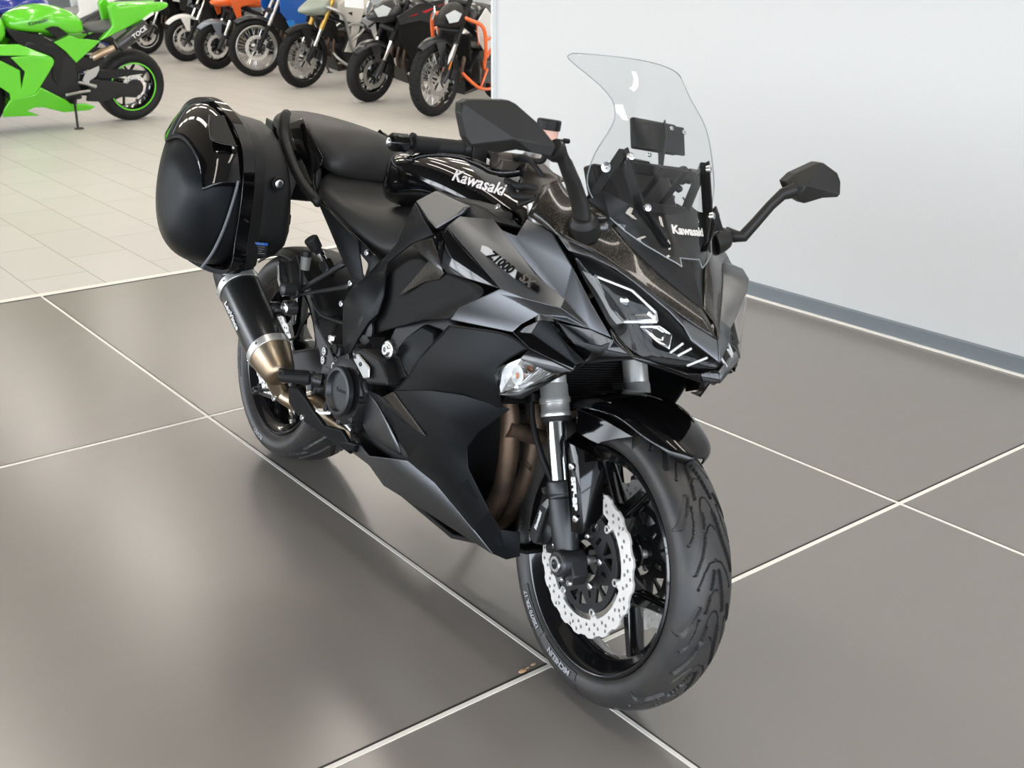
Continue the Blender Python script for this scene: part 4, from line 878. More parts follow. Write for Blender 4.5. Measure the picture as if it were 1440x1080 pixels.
MB().slab([(-.38, -.04, .955), (-.30, -.08, .975), (-.20, -.10, .965), (-.2, .10, .965), (-.30, .08, .975), (-.38, .04, .955)], (0, 0, -.05)).build('tail_cover', plas, bike, bev=.008, smooth=40)
MB().slab([(-.385, -.045, .90), (-.385, .045, .90), (-.375, .05, .94), (-.375, -.05, .94)], (-.01, 0, 0)).build('tail_light', mat('red_tail_lens', (.4, .01, .01), .1, coat=1), bike, bev=.003)
# seat side cover, frame covers (matte)
D_ = dict(a=(0.2655, -0.1600, 0.8056), b=(0.2932, -0.1600, 0.7972), c=(0.5409, -0.1660, 0.7543), d=(0.6465, -0.1700, 0.7257), e=(0.6158, -0.1760, 0.6883), f=(0.3533, -0.1780, 0.6026), g=(0.5299, -0.1720, 0.7517), h=(0.2175, -0.1700, 0.5990), i=(0.4310, -0.1650, 0.7029), j=(0.5176, -0.1720, 0.6532), k=(0.3445, -0.1660, 0.7964))
facets('seat_side_cover', dict(a=D_['a'], b=D_['k'], c=D_['g'], d=(0.5973, -0.1780, 0.6665), e=(0.5258, -0.1720, 0.6573), f=D_['i']), ['a b c d e f'], flatd, bike, th=.004, bev=.003)
facets('seat_side_trim', dict(a=D_['b'], b=(0.5378, -0.1640, 0.7525), c=D_['d'], d=D_['e'], e=(0.5929, -0.1720, 0.7097)), ['a b e', 'b c d e'], flatd, bike, th=.004, bev=.002)
D_ = dict(a=(0.7670, -0.1720, 0.8872), b=(0.8540, -0.1960, 0.8597), c=(0.9265, -0.2140, 0.8407), d=(0.8340, -0.2060, 0.8034), e=(0.7239, -0.1960, 0.7363), f=(0.7179, -0.1920, 0.6995), g=(0.5957, -0.1780, 0.6626), h=(0.6082, -0.1720, 0.6890), i=(0.6494, -0.1680, 0.7273), j=(0.7009, -0.1640, 0.7790), k=(0.7300, -0.1620, 0.8481), l=(0.7523, -0.1660, 0.8763), m=(0.7830, -0.1880, 0.8190))
facets('tank_flank_trim', D_, ['l a b m k', 'k m j', 'b c d m', 'd e i j m', 'e f g h i'], flatd, bike, th=.004, bev=.003)
D_ = dict(a=(0.5451, -0.1780, 0.6417), b=(0.6141, -0.1860, 0.6757), c=(0.7226, -0.1960, 0.7192), d=(0.7378, -0.2000, 0.6617), e=(0.7275, -0.2020, 0.6143), f=(0.7008, -0.2060, 0.5898), g=(0.6593, -0.2040, 0.5387), h=(0.6181, -0.1960, 0.4905), i=(0.5638, -0.1820, 0.4321), j=(0.5526, -0.1780, 0.4468), k=(0.5010, -0.1720, 0.5888), l=(0.5914, -0.1920, 0.6443))
facets('frame_cover', D_, ['a b c l', 'l c d e f', 'a l f g k', 'k g h j', 'j h i'], flatd, bike, th=.005, bev=.003)
MB().lathe([(-.004, .036), (.002, .036), (.004, .030), (.004, .014), (.0, .012)], V((0.6723, -0.1980, 0.5642)), (0, -1, 0), 32).build('pivot_boss', dmet, bike, smooth=40)
b = MB()
for p in ((0.5471, -0.1840, 0.6488), (0.5901, -0.1760, 0.7342), (0.5056, -0.1780, 0.5871)): bolt_mb(V(p), (0, -1, 0), .0085, .005, b)
b.split('cover_bolt', bolt, bike)
# inner mass: frame, airbox, radiator, engine
half_loft('main_frame', [(.42, [(.05, .42), (.12, .45), (.135, .60), (.12, .70), (.05, .72), (0, .72)]), (.60, [(.06, .50), (.14, .55), (.15, .68), (.13, .76), (.05, .80), (0, .80)]), (.85, [(.06, .62), (.16, .66), (.17, .76), (.14, .84), (.05, .86), (0, .86)]), (1.12, [(.04, .74), (.15, .76), (.16, .84), (.12, .88), (.05, .9), (0, .9)]), (1.22, [(.03, .80), (.06, .81), (.07, .87), (.06, .9), (.03, .92), (0, .92)])], dmet, bike, sub=1)
eng = MB()
eng.slab([V((.52, -.15, .36)), V((.60, -.15, .24)), V((.95, -.15, .22)), V((1.0, -.15, .30)), V((.98, -.15, .46)), V((.72, -.15, .52)), V((.55, -.15, .50))], (0, .30, 0))
eng.slab([V((.74, -.19, .50)), V((.96, -.19, .44)), V((1.06, -.19, .66)), V((.84, -.19, .74))], (0, .38, 0))
engine = eng.build('engine', dmet, bike, bev=.012, bevseg=3)
m_ = MB()
for i in range(7):
    t = i / 6; a_ = lerp((.985, 0, .46), (1.06, 0, .64), t); m_.box((a_.x, 0, a_.z), (.006, .37, .004))
m_.build('cooling_fin', dmet, engine)
# right engine covers
cl = MB(); cc_ = V((0.6460, -0.2150, 0.4062)); A_ = V((0, -1, 0))
cl.lathe([(-.07, .088), (-.01, .088), (.004, .082), (.010, .066), (.012, .058), (.012, .050), (.004, .046), (.004, .0001)], cc_, A_, 48)
clutch = cl.build('clutch_cover', dmet, bike, smooth=35)
cl = MB(); cl.lathe([(0, .060), (.012, .060), (.014, .057), (.014, .050), (.003, .046), (.003, .0001)], V((0.6681, -0.2360, 0.4097)), A_, 48); cl.build('clutch_cap', cast, clutch, smooth=35)
link('cap_lettering', xform(text('Kawasaki', .016, .0004), frame(V((0.6790, -0.2395, 0.4131)), (1, 0, .1), (0, 0, 1))), dmet, clutch, smooth=0)
cl = MB()
for a_ in range(0, 360, 45):
    p = cc_ + V((math.cos(D2(a_)) * .080, -.004, math.sin(D2(a_)) * .080)); cl.lathe([(-.03, .011), (.002, .010), (.003, .006), (.0, .0001)], p, A_, 12)
cl.split('cover_bolt_boss', dmet, clutch)
cl = MB(); cl.slab([V(p) for p in ((0.6518, -0.2100, 0.4404), (0.7362, -0.2200, 0.4560), (0.7532, -0.2200, 0.4322), (0.7045, -0.1900, 0.3371), (0.6422, -0.1700, 0.2900), (0.6594, -0.2000, 0.3526))], (0, .03, 0)); cl.build('generator_cover', dmet, bike, bev=.008, bevseg=3)
sheet('engine_side_cover', [[(0.7106, -0.1960, 0.4325), (0.7710, -0.2140, 0.4329), (0.8268, -0.2220, 0.4219)], [(0.7132, -0.1960, 0.3850), (0.8248, -0.2220, 0.3975), (0.8977, -0.2260, 0.3936)], [(0.6993, -0.1860, 0.3363), (0.8238, -0.2080, 0.3487), (0.9207, -0.2160, 0.3637)], [(0.7084, -0.1680, 0.3127), (0.8122, -0.1860, 0.3196), (0.9229, -0.2040, 0.3382)]], flat, bike, th=.003, sub=2)
# crash slider
cs = MB(); P = [V(p) for p in ((0.7329, -0.2620, 0.5265), (0.7729, -0.2620, 0.5447), (0.8482, -0.2580, 0.5405), (0.8681, -0.2520, 0.5234), (0.8857, -0.2460, 0.4897), (0.8125, -0.2560, 0.4720), (0.7481, -0.2640, 0.5118))]
cs.slab(P, (0, .05, 0)); cr_ = cs.build('crash_slider', plas, bike, bev=.006, bevseg=3)
P = [V(p) for p in ((0.7491, -0.2670, 0.5271), (0.7739, -0.2670, 0.5313), (0.8298, -0.2660, 0.5157), (0.8349, -0.2660, 0.4927), (0.8132, -0.2660, 0.4839), (0.7585, -0.2670, 0.5124))]
MB().slab(P, (0, .004, 0)).build('slider_insert', alu, cr_, bev=.002)
b = MB(); bolt_mb(V((0.7623, -0.2665, 0.5220)), A_, .0055, .002, b); bolt_mb(V((0.7913, -0.2665, 0.5120)), A_, .0055, .002, b); b.split('slider_screw', cast, cr_)
MB().lathe([(0, .016), (.06, .016)], V((0.8423, -0.2500, 0.5066)), (0, 1, 0), 16).build('slider_mount', dmet, cr_)
b = MB(); b.lathe([(-.01, .022), (.0, .022), (.002, .018), (.002, .015), (.006, .014), (.008, .012), (.008, .006), (.003, .0055), (.003, .0001)], V((0.8460, -0.2350, 0.5623)), A_, 24); b.build('frame_bolt', bolt, bike, smooth=40)
MB().slab([V(p) for p in ((0.6936, -0.2050, 0.5528), (0.7740, -0.2050, 0.5721), (0.7975, -0.2150, 0.5383), (0.7551, -0.2150, 0.5383))], (0, .003, 0)).build('bracket_plate', gloss, bike, bev=.001)
c = MB()
for P_ in ([(0.8367, -0.2100, 0.5611), (0.8612, -0.2000, 0.6003), (0.9175, -0.2000, 0.6423), (0.9826, -0.2100, 0.6457), (1.0198, -0.2200, 0.6032), (0.9845, -0.2300, 0.5578), (0.9528, -0.2300, 0.5237), (0.9009, -0.2200, 0.5242)],):
    c.slab([V(p) for p in P_], (0, .06, 0))
c.build('reservoir_cover', flatd, bike, bev=.010, bevseg=3)
c = MB(); c.slab([V(p) for p in ((0.9168, -0.2250, 0.5288), (0.9713, -0.2250, 0.5739), (0.9845, -0.2300, 0.5578), (0.9567, -0.2300, 0.5249))], (0, .02, 0)); c.slab([V(p) for p in ((0.8320, -0.2150, 0.5458), (0.8624, -0.2150, 0.5497), (0.9195, -0.2200, 0.5206), (0.8576, -0.2100, 0.4927))], (0, .03, 0)); c.build('hose_bracket', plas, bike, bev=.004)
# radiator and exhaust headers behind the front wheel
rad = MB(); rad.slab([(1.195, -.16, .545), (1.255, -.165, .66), (1.235, -.165, .67), (1.175, -.16, .555)], (0, .325, 0)); rd = rad.build('radiator', plasd, bike)
m_ = MB()
for i in range(16): a_ = lerp((1.200, 0, .555), (1.252, 0, .652), i / 15); m_.box((a_.x + .004, 0, a_.z), (.004, .31, .0022))
m_.build('radiator_fin', plasd, rd)
for i, yy in enumerate((-.12, -.05, .05, .12)):
    c = MB(); c.tube(smoothpath([(1.03, yy, .60), (1.12, yy * 1.05, .59), (1.175, yy, .52), (1.185, yy * .9, .42), (1.16, yy * .8, .32), (1.08, yy * .6, .22), (.95, yy * .5, .185), (.80, yy * .5, .18)]), .0215, 16)
    hp = c.build('exhaust_header', header, bike, smooth=70)
c = MB(); c.tube([(1.19, -.13, .49), (1.20, -.04, .47)], .019, 14).tube([(1.185, -.06, .40), (1.185, .06, .50)], .018, 14); c.split('header_crosspipe', header, bike, smooth=70)
c = MB(); c.tube(smoothpath([(.82, -.03, .22), (.72, -.08, .25), (0.4041, -0.1300, 0.2738), (0.3262, -0.1400, 0.2606), (0.2686, -0.1500, 0.2573), (0.2278, -0.1650, 0.2646), (0.2227, -0.1850, 0.2898), (0.2293, -0.2050, 0.3236)]), [.03] * 18 + [.026] * 25, 18)
ep = c.build('exhaust_pipe', titan, bike, smooth=70)
c = MB(); c.box((.75, 0, .20), (.26, .16, .07)); c.build('collector_box', header, bike, bev=.02, bevseg=3)
# silencer: oval body along the traced axis
S1 = V((0.0671, -0.2700, 0.5370)); S0 = V((0.2726, -0.2450, 0.3964))
sd = (S0 - S1).normalized()
def oval(c_, d_, a_, b_, n=40, off=0):
    up = V((0, -1, 0)) - d_ * V((0, -1, 0)).dot(d_); up.normalize(); e2 = d_.cross(up)
    return [c_ + up * (b_ * (abs(math.sin(t)) ** .85) * math.copysign(1, math.sin(t))) + e2 * (a_ * (abs(math.cos(t)) ** .85) * math.copysign(1, math.cos(t))) for t in [2 * PI * k / n for k in range(n)]]
SL = (S0 - S1).length
sil = MB().loft([oval(S1 + sd * (-.004), sd, .057, .052), oval(S1, sd, .059, .054), oval(S1 + sd * SL, sd, .059, .054)]).build('silencer', mat('satin_black_can', (.012, .012, .012), .3, coat=.3, coat_rough=.25), bike, smooth=50)
MB().loft([oval(S1 - sd * .075, sd, .034, .028), oval(S1 - sd * .057, sd, .042, .034), oval(S1 - sd * .05, sd, .052, .048), oval(S1 - sd * .012, sd, .057, .053), oval(S1, sd, .058, .0535)]).build('end_cap', plas, sil, smooth=50)
for t in (.006, SL - .014):
    MB().loft([oval(S1 + sd * t, sd, .0615, .0565), oval(S1 + sd * (t + .022), sd, .0615, .0565)]).build('strap', steel, sil, smooth=50, bev=.001)
MB().loft([oval(S1 + sd * (SL + .004), sd, .059, .0545), oval(S1 + sd * (SL + .012), sd, .058, .054), oval(S1 + sd * (SL + .075), sd, .043, .040), oval(S1 + sd * (SL + .085), sd, .038, .036), oval(S1 + sd * (SL + .09), sd, .030, .030)]).build('inlet_cone', titan, sil, smooth=60)
b = MB()
for a_, t in ((60, .017), (110, .017), (65, SL - .003), (120, SL - .003)):
    o2 = oval(S1 + sd * t, sd, .0615, .0565, 36); p = o2[(a_ // 10) % 36]; cx = S1 + sd * t; b.lathe([(0, .004), (.002, .0035), (.0025, .0001)], p, p - cx, 10)
b.split('rivet', bolt, sil)
up_ = V((0, -1, 0)) - sd * sd.dot(V((0, -1, 0))); up_.normalize(); e2 = sd.cross(up_)
lc = S1 + sd * .11 + (up_ * .0525 + e2 * (.008 if e2.x < 0 else -.008))
nl = (up_ * 1.0 + e2 * (.12 if e2.x < 0 else -.12)).normalized(); xl = sd
link('silencer_lettering', xform(text('LeoVince', .026, .0006, off=.0007, shear=.3), frame(lc + nl * .0035, xl, nl.cross(xl))), white, sil, smooth=0)
# hanger bracket
c = MB(); c.slab([V(p) for p in ((0.1258, -0.2150, 0.4786), (0.1729, -0.2150, 0.5009), (0.2372, -0.2000, 0.5173), (0.2367, -0.2000, 0.4968), (0.2021, -0.2100, 0.4819), (0.2083, -0.2150, 0.4392))], (0, .006, 0)); hg = c.build('silencer_hanger', plas, bike, bev=.002)
c = MB()
for p in ((0.1881, -0.2220, 0.4938), (0.2600, -0.2120, 0.5155)): c.lathe([(-.03, .020), (0, .020), (.003, .017), (.004, .011), (.008, .010), (.008, .005), (.004, .004), (.004, .0001)], V(p), A_, 20)
c.split('hanger_bolt', bolt, hg, smooth=40)

# ================================================================= side cases
PR = {-.20: [(-.22, .955), (-.05, .975), (.03, .972), (.18, .893), (.222, .82), (.248, .71), (.205, .632), (0, .62), (-.20, .64), (-.24, .70), (-.25, .80), (-.24, .88)],
      -.225: [(-.24, .96), (-.05, .980), (.06, .972), (.19, .893), (.222, .81), (.248, .70), (.208, .626), (0, .615), (-.22, .63), (-.26, .70), (-.27, .80), (-.26, .87)],
      -.255: [(-.25, .965), (-.06, .985), (.08, .972), (.195, .898), (.226, .82), (.246, .70), (.214, .618), (0, .605), (-.22, .62), (-.27, .70), (-.28, .80), (-.27, .88)],
      -.30: [(-.24, .96), (-.08, .985), (.10, .965), (.20, .91), (.232, .82), (.238, .70), (.225, .612), (0, .59), (-.22, .605), (-.28, .70), (-.285, .80), (-.27, .90)],
      -.335: [(-.20, .985), (-.05, 1.004), (.10, .975), (.213, .914), (.25, .82), (.25, .70), (.227, .603), (0, .58), (-.22, .60), (-.28, .69), (-.285, .80), (-.26, .92)],
      -.37: [(-.17, .98), (-.03, 1.002), (.105, .976), (.220, .915), (.255, .82), (.25, .70), (.223, .600), (.01, .577), (-.20, .60), (-.26, .69), (-.265, .80), (-.24, .915)],
      -.40: [(-.14, .97), (-.0, .995), (.115, .973), (.224, .912), (.257, .82), (.247, .70), (.215, .600), (.02, .575), (-.18, .60), (-.24, .69), (-.245, .80), (-.21, .91)],
      -.44: [(-.08, .925), (.02, .960), (.12, .945), (.222, .90), (.257, .815), (.240, .71), (.200, .605), (.03, .588), (-.11, .62), (-.165, .70), (-.165, .80), (-.13, .88)],
      -.468: [(-.03, .88), (.05, .905), (.13, .895), (.215, .86), (.252, .80), (.225, .72), (.165, .635), (.05, .620), (-.03, .655), (-.075, .72), (-.08, .78), (-.06, .84)],
      -.487: [(.02, .85), (.07, .865), (.13, .85), (.19, .82), (.215, .785), (.18, .72), (.125, .665), (.06, .655), (.01, .69), (-.02, .73), (-.02, .78), (-.0, .82)],
      -.494: [(.05, .82), (.08, .83), (.12, .82), (.16, .80), (.17, .775), (.14, .73), (.11, .70), (.08, .69), (.05, .71), (.03, .74), (.03, .77), (.04, .80)]}
def pann(s):
    R_ = {y: [V((x, s * abs(y), z)) for x, z in r] for y, r in PR.items()}
    ys = sorted(R_, reverse=True)
    o = MB().loft([R_[y] for y in ys if y < -.33]).build('pannier', flatd, bike, sub=2, smooth=180)
    MB().loft([R_[y] for y in ys if y > -.34]).build('pannier_inner_shell', plas, o, sub=1, smooth=40)
    def up(y, i, k=.006):
        c = sum(R_[y], V((0, 0, 0))) / 12; c.y *= .86; p = R_[y][i]; return p + (p - c).normalized() * k
    # glossy upper cover
    rows = [[up(y, i) for i in (11, 0, 1, 2, 3)] + [lerp(up(y, 3), up(y, 4), .55), up(y, 4)] for y in (-.335, -.37, -.40, -.44, -.468)]
    rows[-1][0] = up(-.468, 0, .004)
    sheet('pannier_cover', rows, gloss, o, mirror=False, th=.004, sub=2)
    # raised ring along the parting line
    idx = [9, 10, 11, 0, 1, 2, 3, 4, 5, 6, 7, 8]
    def band(y0, y1, k0, nm, m_):
        A_b = [up(y0, i, k0) for i in idx]; A_b.append(A_b[0]); B_b = [up(y1, i, k0) for i in idx]; B_b.append(B_b[0])
        I_b = [up(y0, i, -.006) for i in idx]; I_b.append(I_b[0]); J_b = [up(y1, i, -.006) for i in idx]; J_b.append(J_b[0])
        L4 = [smoothpath(x_, 5) for x_ in (A_b, B_b, J_b, I_b)]
        MB().loft([list(t) for t in zip(*L4)], cap=False).build(nm, m_, o, smooth=30, bev=.0015)
    band(-.335, -.37, .011, 'parting_band', gloss); band(-.30, -.335, .007, 'parting_seal', plas)
    st_ = [V((.2615, s * .383, .835)), V((.263, s * .388, .80)), V((.258, s * .402, .72)), V((.242, s * .418, .65)), (V((.220, s * .436, .600)))]
    MB().tube(smoothpath(st_, 5), .0042, 6).build('trim_strip', mat('grey_trim_strip', (.10, .105, .115), .4) if s < 0 else MATS['grey_trim_strip'], o, smooth=80)
    # handle recess: flat dark panel painting the pocket's shade, with a rim
    g_ = lambda p: V((p[0], s * abs(p[1]), p[2]))
    H = [g_(p) for p in ((0.1287, -0.4240, 0.9703), (0.1225, -0.3840, 0.9770), (0.2398, -0.3880, 0.9121), (0.2190, -0.4480, 0.9192))]
    nn = (H[2] - H[0]).cross(H[1] - H[3]).normalized(); nn = nn if nn.x > 0 else -nn
    MB().slab([p + nn * .006 for p in H], -nn * .004).build('recess_shade_panel', plasd, o, bev=.001)
    MB().tube(smoothpath([p + nn * .007 for p in (H[0], H[3], H[2])], 5), .0028, 6).build('recess_rim', gloss, o, smooth=80)
    # lock
    lp_ = g_((0.1834, -0.2620, 0.8360)); lp_.x = .236
    MB().lathe([(-.012, .018), (0, .018), (.002, .016), (.002, .012)], lp_, (1, 0, 0), 24).build('lock_surround', plasd, o, smooth=40)
    MB().lathe([(0, .011), (.005, .011), (.006, .009), (.006, .0001)], lp_, (1, 0, 0), 20).build('lock', bolt, o, smooth=40)
    MB().box((lp_.x + .0065, lp_.y, lp_.z), (.001, .002, .011)).build('key_slot', plasd, o)
    # notice label on the front face
    c0 = g_((0.2517, -0.3050, 0.6640)); c0.x = .247
    xx = V((0, 1, 0)) * (1 if s < 0 else 1); M_ = frame(c0, V((.0, 1, 0)), V((.08, 0, 1)))
    pl_ = MB().box((0, 0, 0), (.058, .036, .0008)).mesh('pl'); 
    lb = link('notice_label', xform(pl_, M_), mat('black_label', (.012, .012, .014), .35) if s < 0 else MATS['black_label'], o, smooth=0)
    hd_ = MB().box((0, .0145, .0006), (.056, .0065, .0006)).mesh('h'); link('label_header', xform(hd_, M_), blue, lb, smooth=0)
    t1 = text('NOTICE', .0062, .0002, sx=1.3, spacing=1.2); t1.transform(Matrix.Translation((0, .0145, .0012)))
    mes = [t1]
    for i in range(4):
        b_ = MB().box((-.002 + (.003 if i % 2 else 0), .007 - i * .006, .0008), (.046 - (i % 3) * .006, .0011, .0003)).mesh('l'); mes.append(b_)
    link('label_print', xform(join(mes, 'lp'), M_), greyp, lb, smooth=0)
pann(-1)
for z in (.70, .88): MB().slab([(-.24, -.11, z), (.02, -.11, z), (.02, -.11, z + .03), (-.24, -.11, z + .03)], (0, -.10, 0)).build('pannier_mount', plasd, bike, bev=.003)
MB().slab([(-.24, -.05, .74), (-.10, -.06, .76), (-.04, -.06, .90), (-.30, -.05, .92)], (0, .11, 0)).build('rear_subframe', plasd, bike, bev=.006)

# ================================================================= rear wheel, swingarm
RA = V((0, 0, .311))
RPROF = [(.070, .2318), (.080, .238), (.090, .250), (.0945, .264), (.0935, .276), (.086, .288), (.072, .298), (.052, .3055), (.027, .310), (0, .311)]
rw = MB(); rw.lathe(rim_profile(.2325, .078), RA, (0, 1, 0), 80, closed=True, ref=(1, 0, 0)); rw.lathe([(-.07, .03), (-.07, .045), (0, .055), (.07, .045), (.07, .03)], RA, (0, 1, 0), 32)
for k in range(3):
    a = math.radians(15 + 120 * k); spoke(rw, RA, a, .04, a, .12, .06, .045, .06, .045)
    for s in (-1, 1): spoke(rw, RA, a + s * .10, .10, a + s * math.radians(24), .204, .028, .022, .045, .040)
rear_wheel = rw.build('rear_wheel', rimm, bike, smooth=40)
RT = [([(.30, -.1), (.46, .02), (.62, .20), (.74, .42)], .0052, False), ([(.10, .25), (.22, .42), (.40, .62), (.52, .86)], .0052, False), ([(.60, .52), (.72, .66), (.82, .84)], .0045, False)]
tyre_mesh(RPROF, 900, RA, make_groove(11, .095, 2 * PI * .30 / 11, RT, depth=.006)).build('tyre', tyrem, rear_wheel, smooth=50)
flank_text('MICHELIN', D2(-160), .262, -.0952, .017, tyrem, rear_wheel, RA); flank_text('ROAD', D2(-100), .262, -.0952, .017, tyrel, rear_wheel, RA)
brake_disc(rear_wheel, RA, -.098, .125, -1, nb=4, rin=.088)
c = MB(); c.lathe([(-.008, .105), (.0, .108), (.008, .105)], RA + V((0, .10, 0)), (0, 1, 0), 44); c.build('sprocket', dmet, rear_wheel, smooth=40)
sw = MB()
for s in (-1, 1):
    sw.loft([[V((x, s * (y + dy), z + dz)) for dy, dz in ((-.018, -h), (.018, -h), (.02, h), (-.02, h))] for x, y, z, h in ((-.06, .125, .312, .026), (.06, .128, .315, .036), (.2, .130, .335, .045), (.34, .120, .375, .058), (.46, .105, .41, .062), (.53, .10, .43, .05))])
sw.loft([[V((x, y, z)) for x, z in ((.36, .34), (.50, .37), (.52, .47), (.36, .43))] for y in (-.12, 0, .12)])
swa = sw.build('swingarm', cast, bike, bev=.012, bevseg=3, smooth=40)
MB().lathe([(-.15, .012), (.15, .012)], RA, (0, 1, 0), 16).lathe([(-.155, .019), (-.145, .020)], RA, (0, 1, 0), 6).build('rear_axle', bolt, swa)
c = MB(); c.slab([(-.09, -.135, .40), (-.02, -.135, .43), (-.01, -.135, .37), (-.08, -.135, .34)], (0, .05, 0)); c.build('rear_calliper', dmet, swa, bev=.006)
# rear hugger and licence bracket
rows = []
for dg in (35, 60, 85, 110, 128):
    a = D2(dg); rows.append([(math.cos(a) * r, y, .311 + math.sin(a) * r) for y, r in ((-.10, .30), (-.085, .328), (0, .335), (.085, .328), (.10, .30))])
sheet('rear_hugger', rows, plas, bike, mirror=False, th=.003, sub=2)
MB().slab([(-.36, -.05, .88), (-.46, -.06, .62), (-.44, -.06, .62), (-.30, -.05, .88)], (0, .10, 0)).build('plate_holder', plas, bike, bev=.004)
# chain side
c = MB()
for z in (.355, .262): c.box((.24, .10, z + .02), (.46, .012, .016))
c.build('drive_chain', steel, bike)
# rear shock with its remote preload knob
MB().tube([(.42, 0, .36), (.36, 0, .66)], .034, 18).build('rear_shock', dmet, bike, smooth=60)
kb = V((0.2968, -0.1650, 0.6906)); kd = (V((0.3040, -0.1850, 0.7125)) - V((0.3115, -0.1500, 0.6677))).normalized()
c = MB(); prof = [(-.020, .012), (-.008, .012), (-.007, .017), (.024, .020), (.028, .016), (.028, .0001)]; c.lathe(prof, kb, kd, 12)
kn = c.build('preload_knob', rub, bike, smooth=25, bev=.002)
MB().lathe([(-.042, .010), (-.030, .010), (-.028, .013), (-.018, .013)], kb, kd, 20).build('knob_collar', chrome, kn, smooth=40)
c = MB(); c.box(kb - kd * .055 + V((.012, .0, -.006)), (.05, .03, .03), Matrix.Rotation(.5, 3, 'Y')); c.build('adjuster_body', dmet, kn, bev=.005)
# subframe struts that carry the pillion pegs
c = MB()
c.slab([V(p) for p in ((0.2559, -0.1850, 0.5675), (0.4251, -0.1700, 0.6664), (0.4442, -0.1650, 0.6871), (0.4643, -0.1650, 0.6779), (0.4385, -0.1700, 0.6611), (0.2879, -0.1850, 0.5693))], (0, .014, 0))
c.slab([V(p) for p in ((0.2596, -0.1850, 0.5552), (0.4756, -0.1720, 0.6286), (0.5042, -0.1680, 0.6408), (0.5013, -0.1680, 0.6240), (0.2795, -0.1850, 0.5542))], (0, .014, 0))
c.slab([V(p) for p in ((0.1748, -0.1800, 0.6232), (0.2192, -0.1800, 0.6527), (0.2475, -0.1800, 0.6244), (0.2670, -0.1820, 0.5743), (0.2621, -0.1850, 0.5471), (0.2329, -0.1850, 0.5343))], (0, .016, 0))
pg = c.build('peg_bracket', cast, bike, bev=.004, bevseg=2)
c = MB(); c.slab([V(p) for p in ((0.2024, -0.2150, 0.6296), (0.2471, -0.2150, 0.6363), (0.3019, -0.2150, 0.5722), (0.2261, -0.2150, 0.5516), (0.1932, -0.2150, 0.5931))], (0, .028, 0)); pp = c.build('pillion_peg', rub, bike, bev=.006)
c = MB()
for i in range(8): p = lerp((0.2227, -0.2175, 0.6252), (0.2716, -0.2175, 0.5735), i / 7); c.box(p, (.045, .004, .004), Matrix.Rotation(.25, 3, 'Y'))
c.split('peg_rib', rub, pp)
c = MB(); c.tube([V((0.2102, -0.2220, 0.6194)), V((0.2255, -0.2220, 0.5827)), V((0.2627, -0.2220, 0.5484))], .004, 8); c.build('peg_edge', alu, pp, smooth=60)
c = MB(); c.lathe([(-.02, .018), (.014, .018), (.018, .012), (.018, .0001)], V((0.2886, -0.2250, 0.5714)), A_, 20); c.build('peg_pivot', cast, pp, smooth=40)
# rear brake reservoir, hoses
c = MB(); c.lathe([(0, .013), (.035, .014), (.036, .011)], V((0.2517, -0.1650, 0.6191)), (0, 0, 1), 18).build('rear_reservoir', mat('milky_plastic', (.16, .16, .15), .4), bike, smooth=40)
MB().lathe([(.036, .015), (.05, .015)], V((0.2517, -0.1650, 0.6191)), (0, 0, 1), 18).build('reservoir_cap', plas, bike, smooth=40)
c = MB(); c.tube(smoothpath([V(p) for p in ((0.3047, -0.1600, 0.5528), (0.3628, -0.1600, 0.5272), (0.4169, -0.1500, 0.5243), (0.4858, -0.1500, 0.5310))]), .005, 8); c.tube(smoothpath([V(p) for p in ((0.3139, -0.1650, 0.5147), (0.2757, -0.1650, 0.4702), (0.2298, -0.1500, 0.4290), (0.1297, -0.1300, 0.3903))]), .004, 8)
c.tube(smoothpath([V(p) for p in ((0.2989, -0.1500, 0.5461), (0.3419, -0.1500, 0.4879), (0.4048, -0.1600, 0.4701))]), .006, 8); c.build('rear_brake_hose', rub, bike, smooth=60)
# rider footrest hanger, heel guard, peg, brake pedal
c = MB(); c.slab([V(p) for p in ((0.4405, -0.2150, 0.5207), (0.4612, -0.2150, 0.5158), (0.5440, -0.2180, 0.4819), (0.5639, -0.2180, 0.4698), (0.6016, -0.2180, 0.4580), (0.6019, -0.2180, 0.4430), (0.5695, -0.2180, 0.4335), (0.5157, -0.2180, 0.4305), (0.4999, -0.2180, 0.4568), (0.4592, -0.2160, 0.4921))], (0, .006, 0))
hgd = c.build('heel_guard', cast, bike, bev=.002)
c = MB(); c.slab([V(p) for p in ((0.5341, -0.2080, 0.4845), (0.5596, -0.2080, 0.4966), (0.5762, -0.2080, 0.4911), (0.5871, -0.2080, 0.4413), (0.5578, -0.2100, 0.4020), (0.5232, -0.2100, 0.3708), (0.4932, -0.2100, 0.3772), (0.5059, -0.2100, 0.4278))], (0, .016, 0))
fh = c.build('footrest_hanger', cast, bike, bev=.004)
c = MB()
for p in ((0.5270, -0.2200, 0.4466), (0.5854, -0.2200, 0.4472), (0.5267, -0.2200, 0.4695)): c.lathe([(0, .010), (.002, .010), (.002, .006), (-.003, .005), (-.003, .0001)], V(p), A_, 18)
c.split('hanger_bolt', bolt, hgd, smooth=40)
b = MB(); b.lathe([(-.004, .012), (.003, .012)], V((0.5607, -0.2090, 0.4852)), A_, 20); b.build('hanger_hole', plasd, fh)
c = MB(); pa, pb = V((0.4590, -0.3000, 0.3841)), V((0.5086, -0.2350, 0.3926)); pd_ = (pb - pa).normalized()
c.tube([pa, lerp(pa, pb, .1), lerp(pa, pb, .95), pb], [.010, .015, .017, .012], 12); fp = c.build('footpeg', rub, bike, smooth=50)
c = MB()
for i in range(11):
    p = lerp(pa, pb, .08 + .84 * i / 10); c.box(p + V((0, 0, .013)), (.030, .005, .008), Matrix.Rotation(.1, 3, 'X'))
c.split('peg_rib', rub, fp)
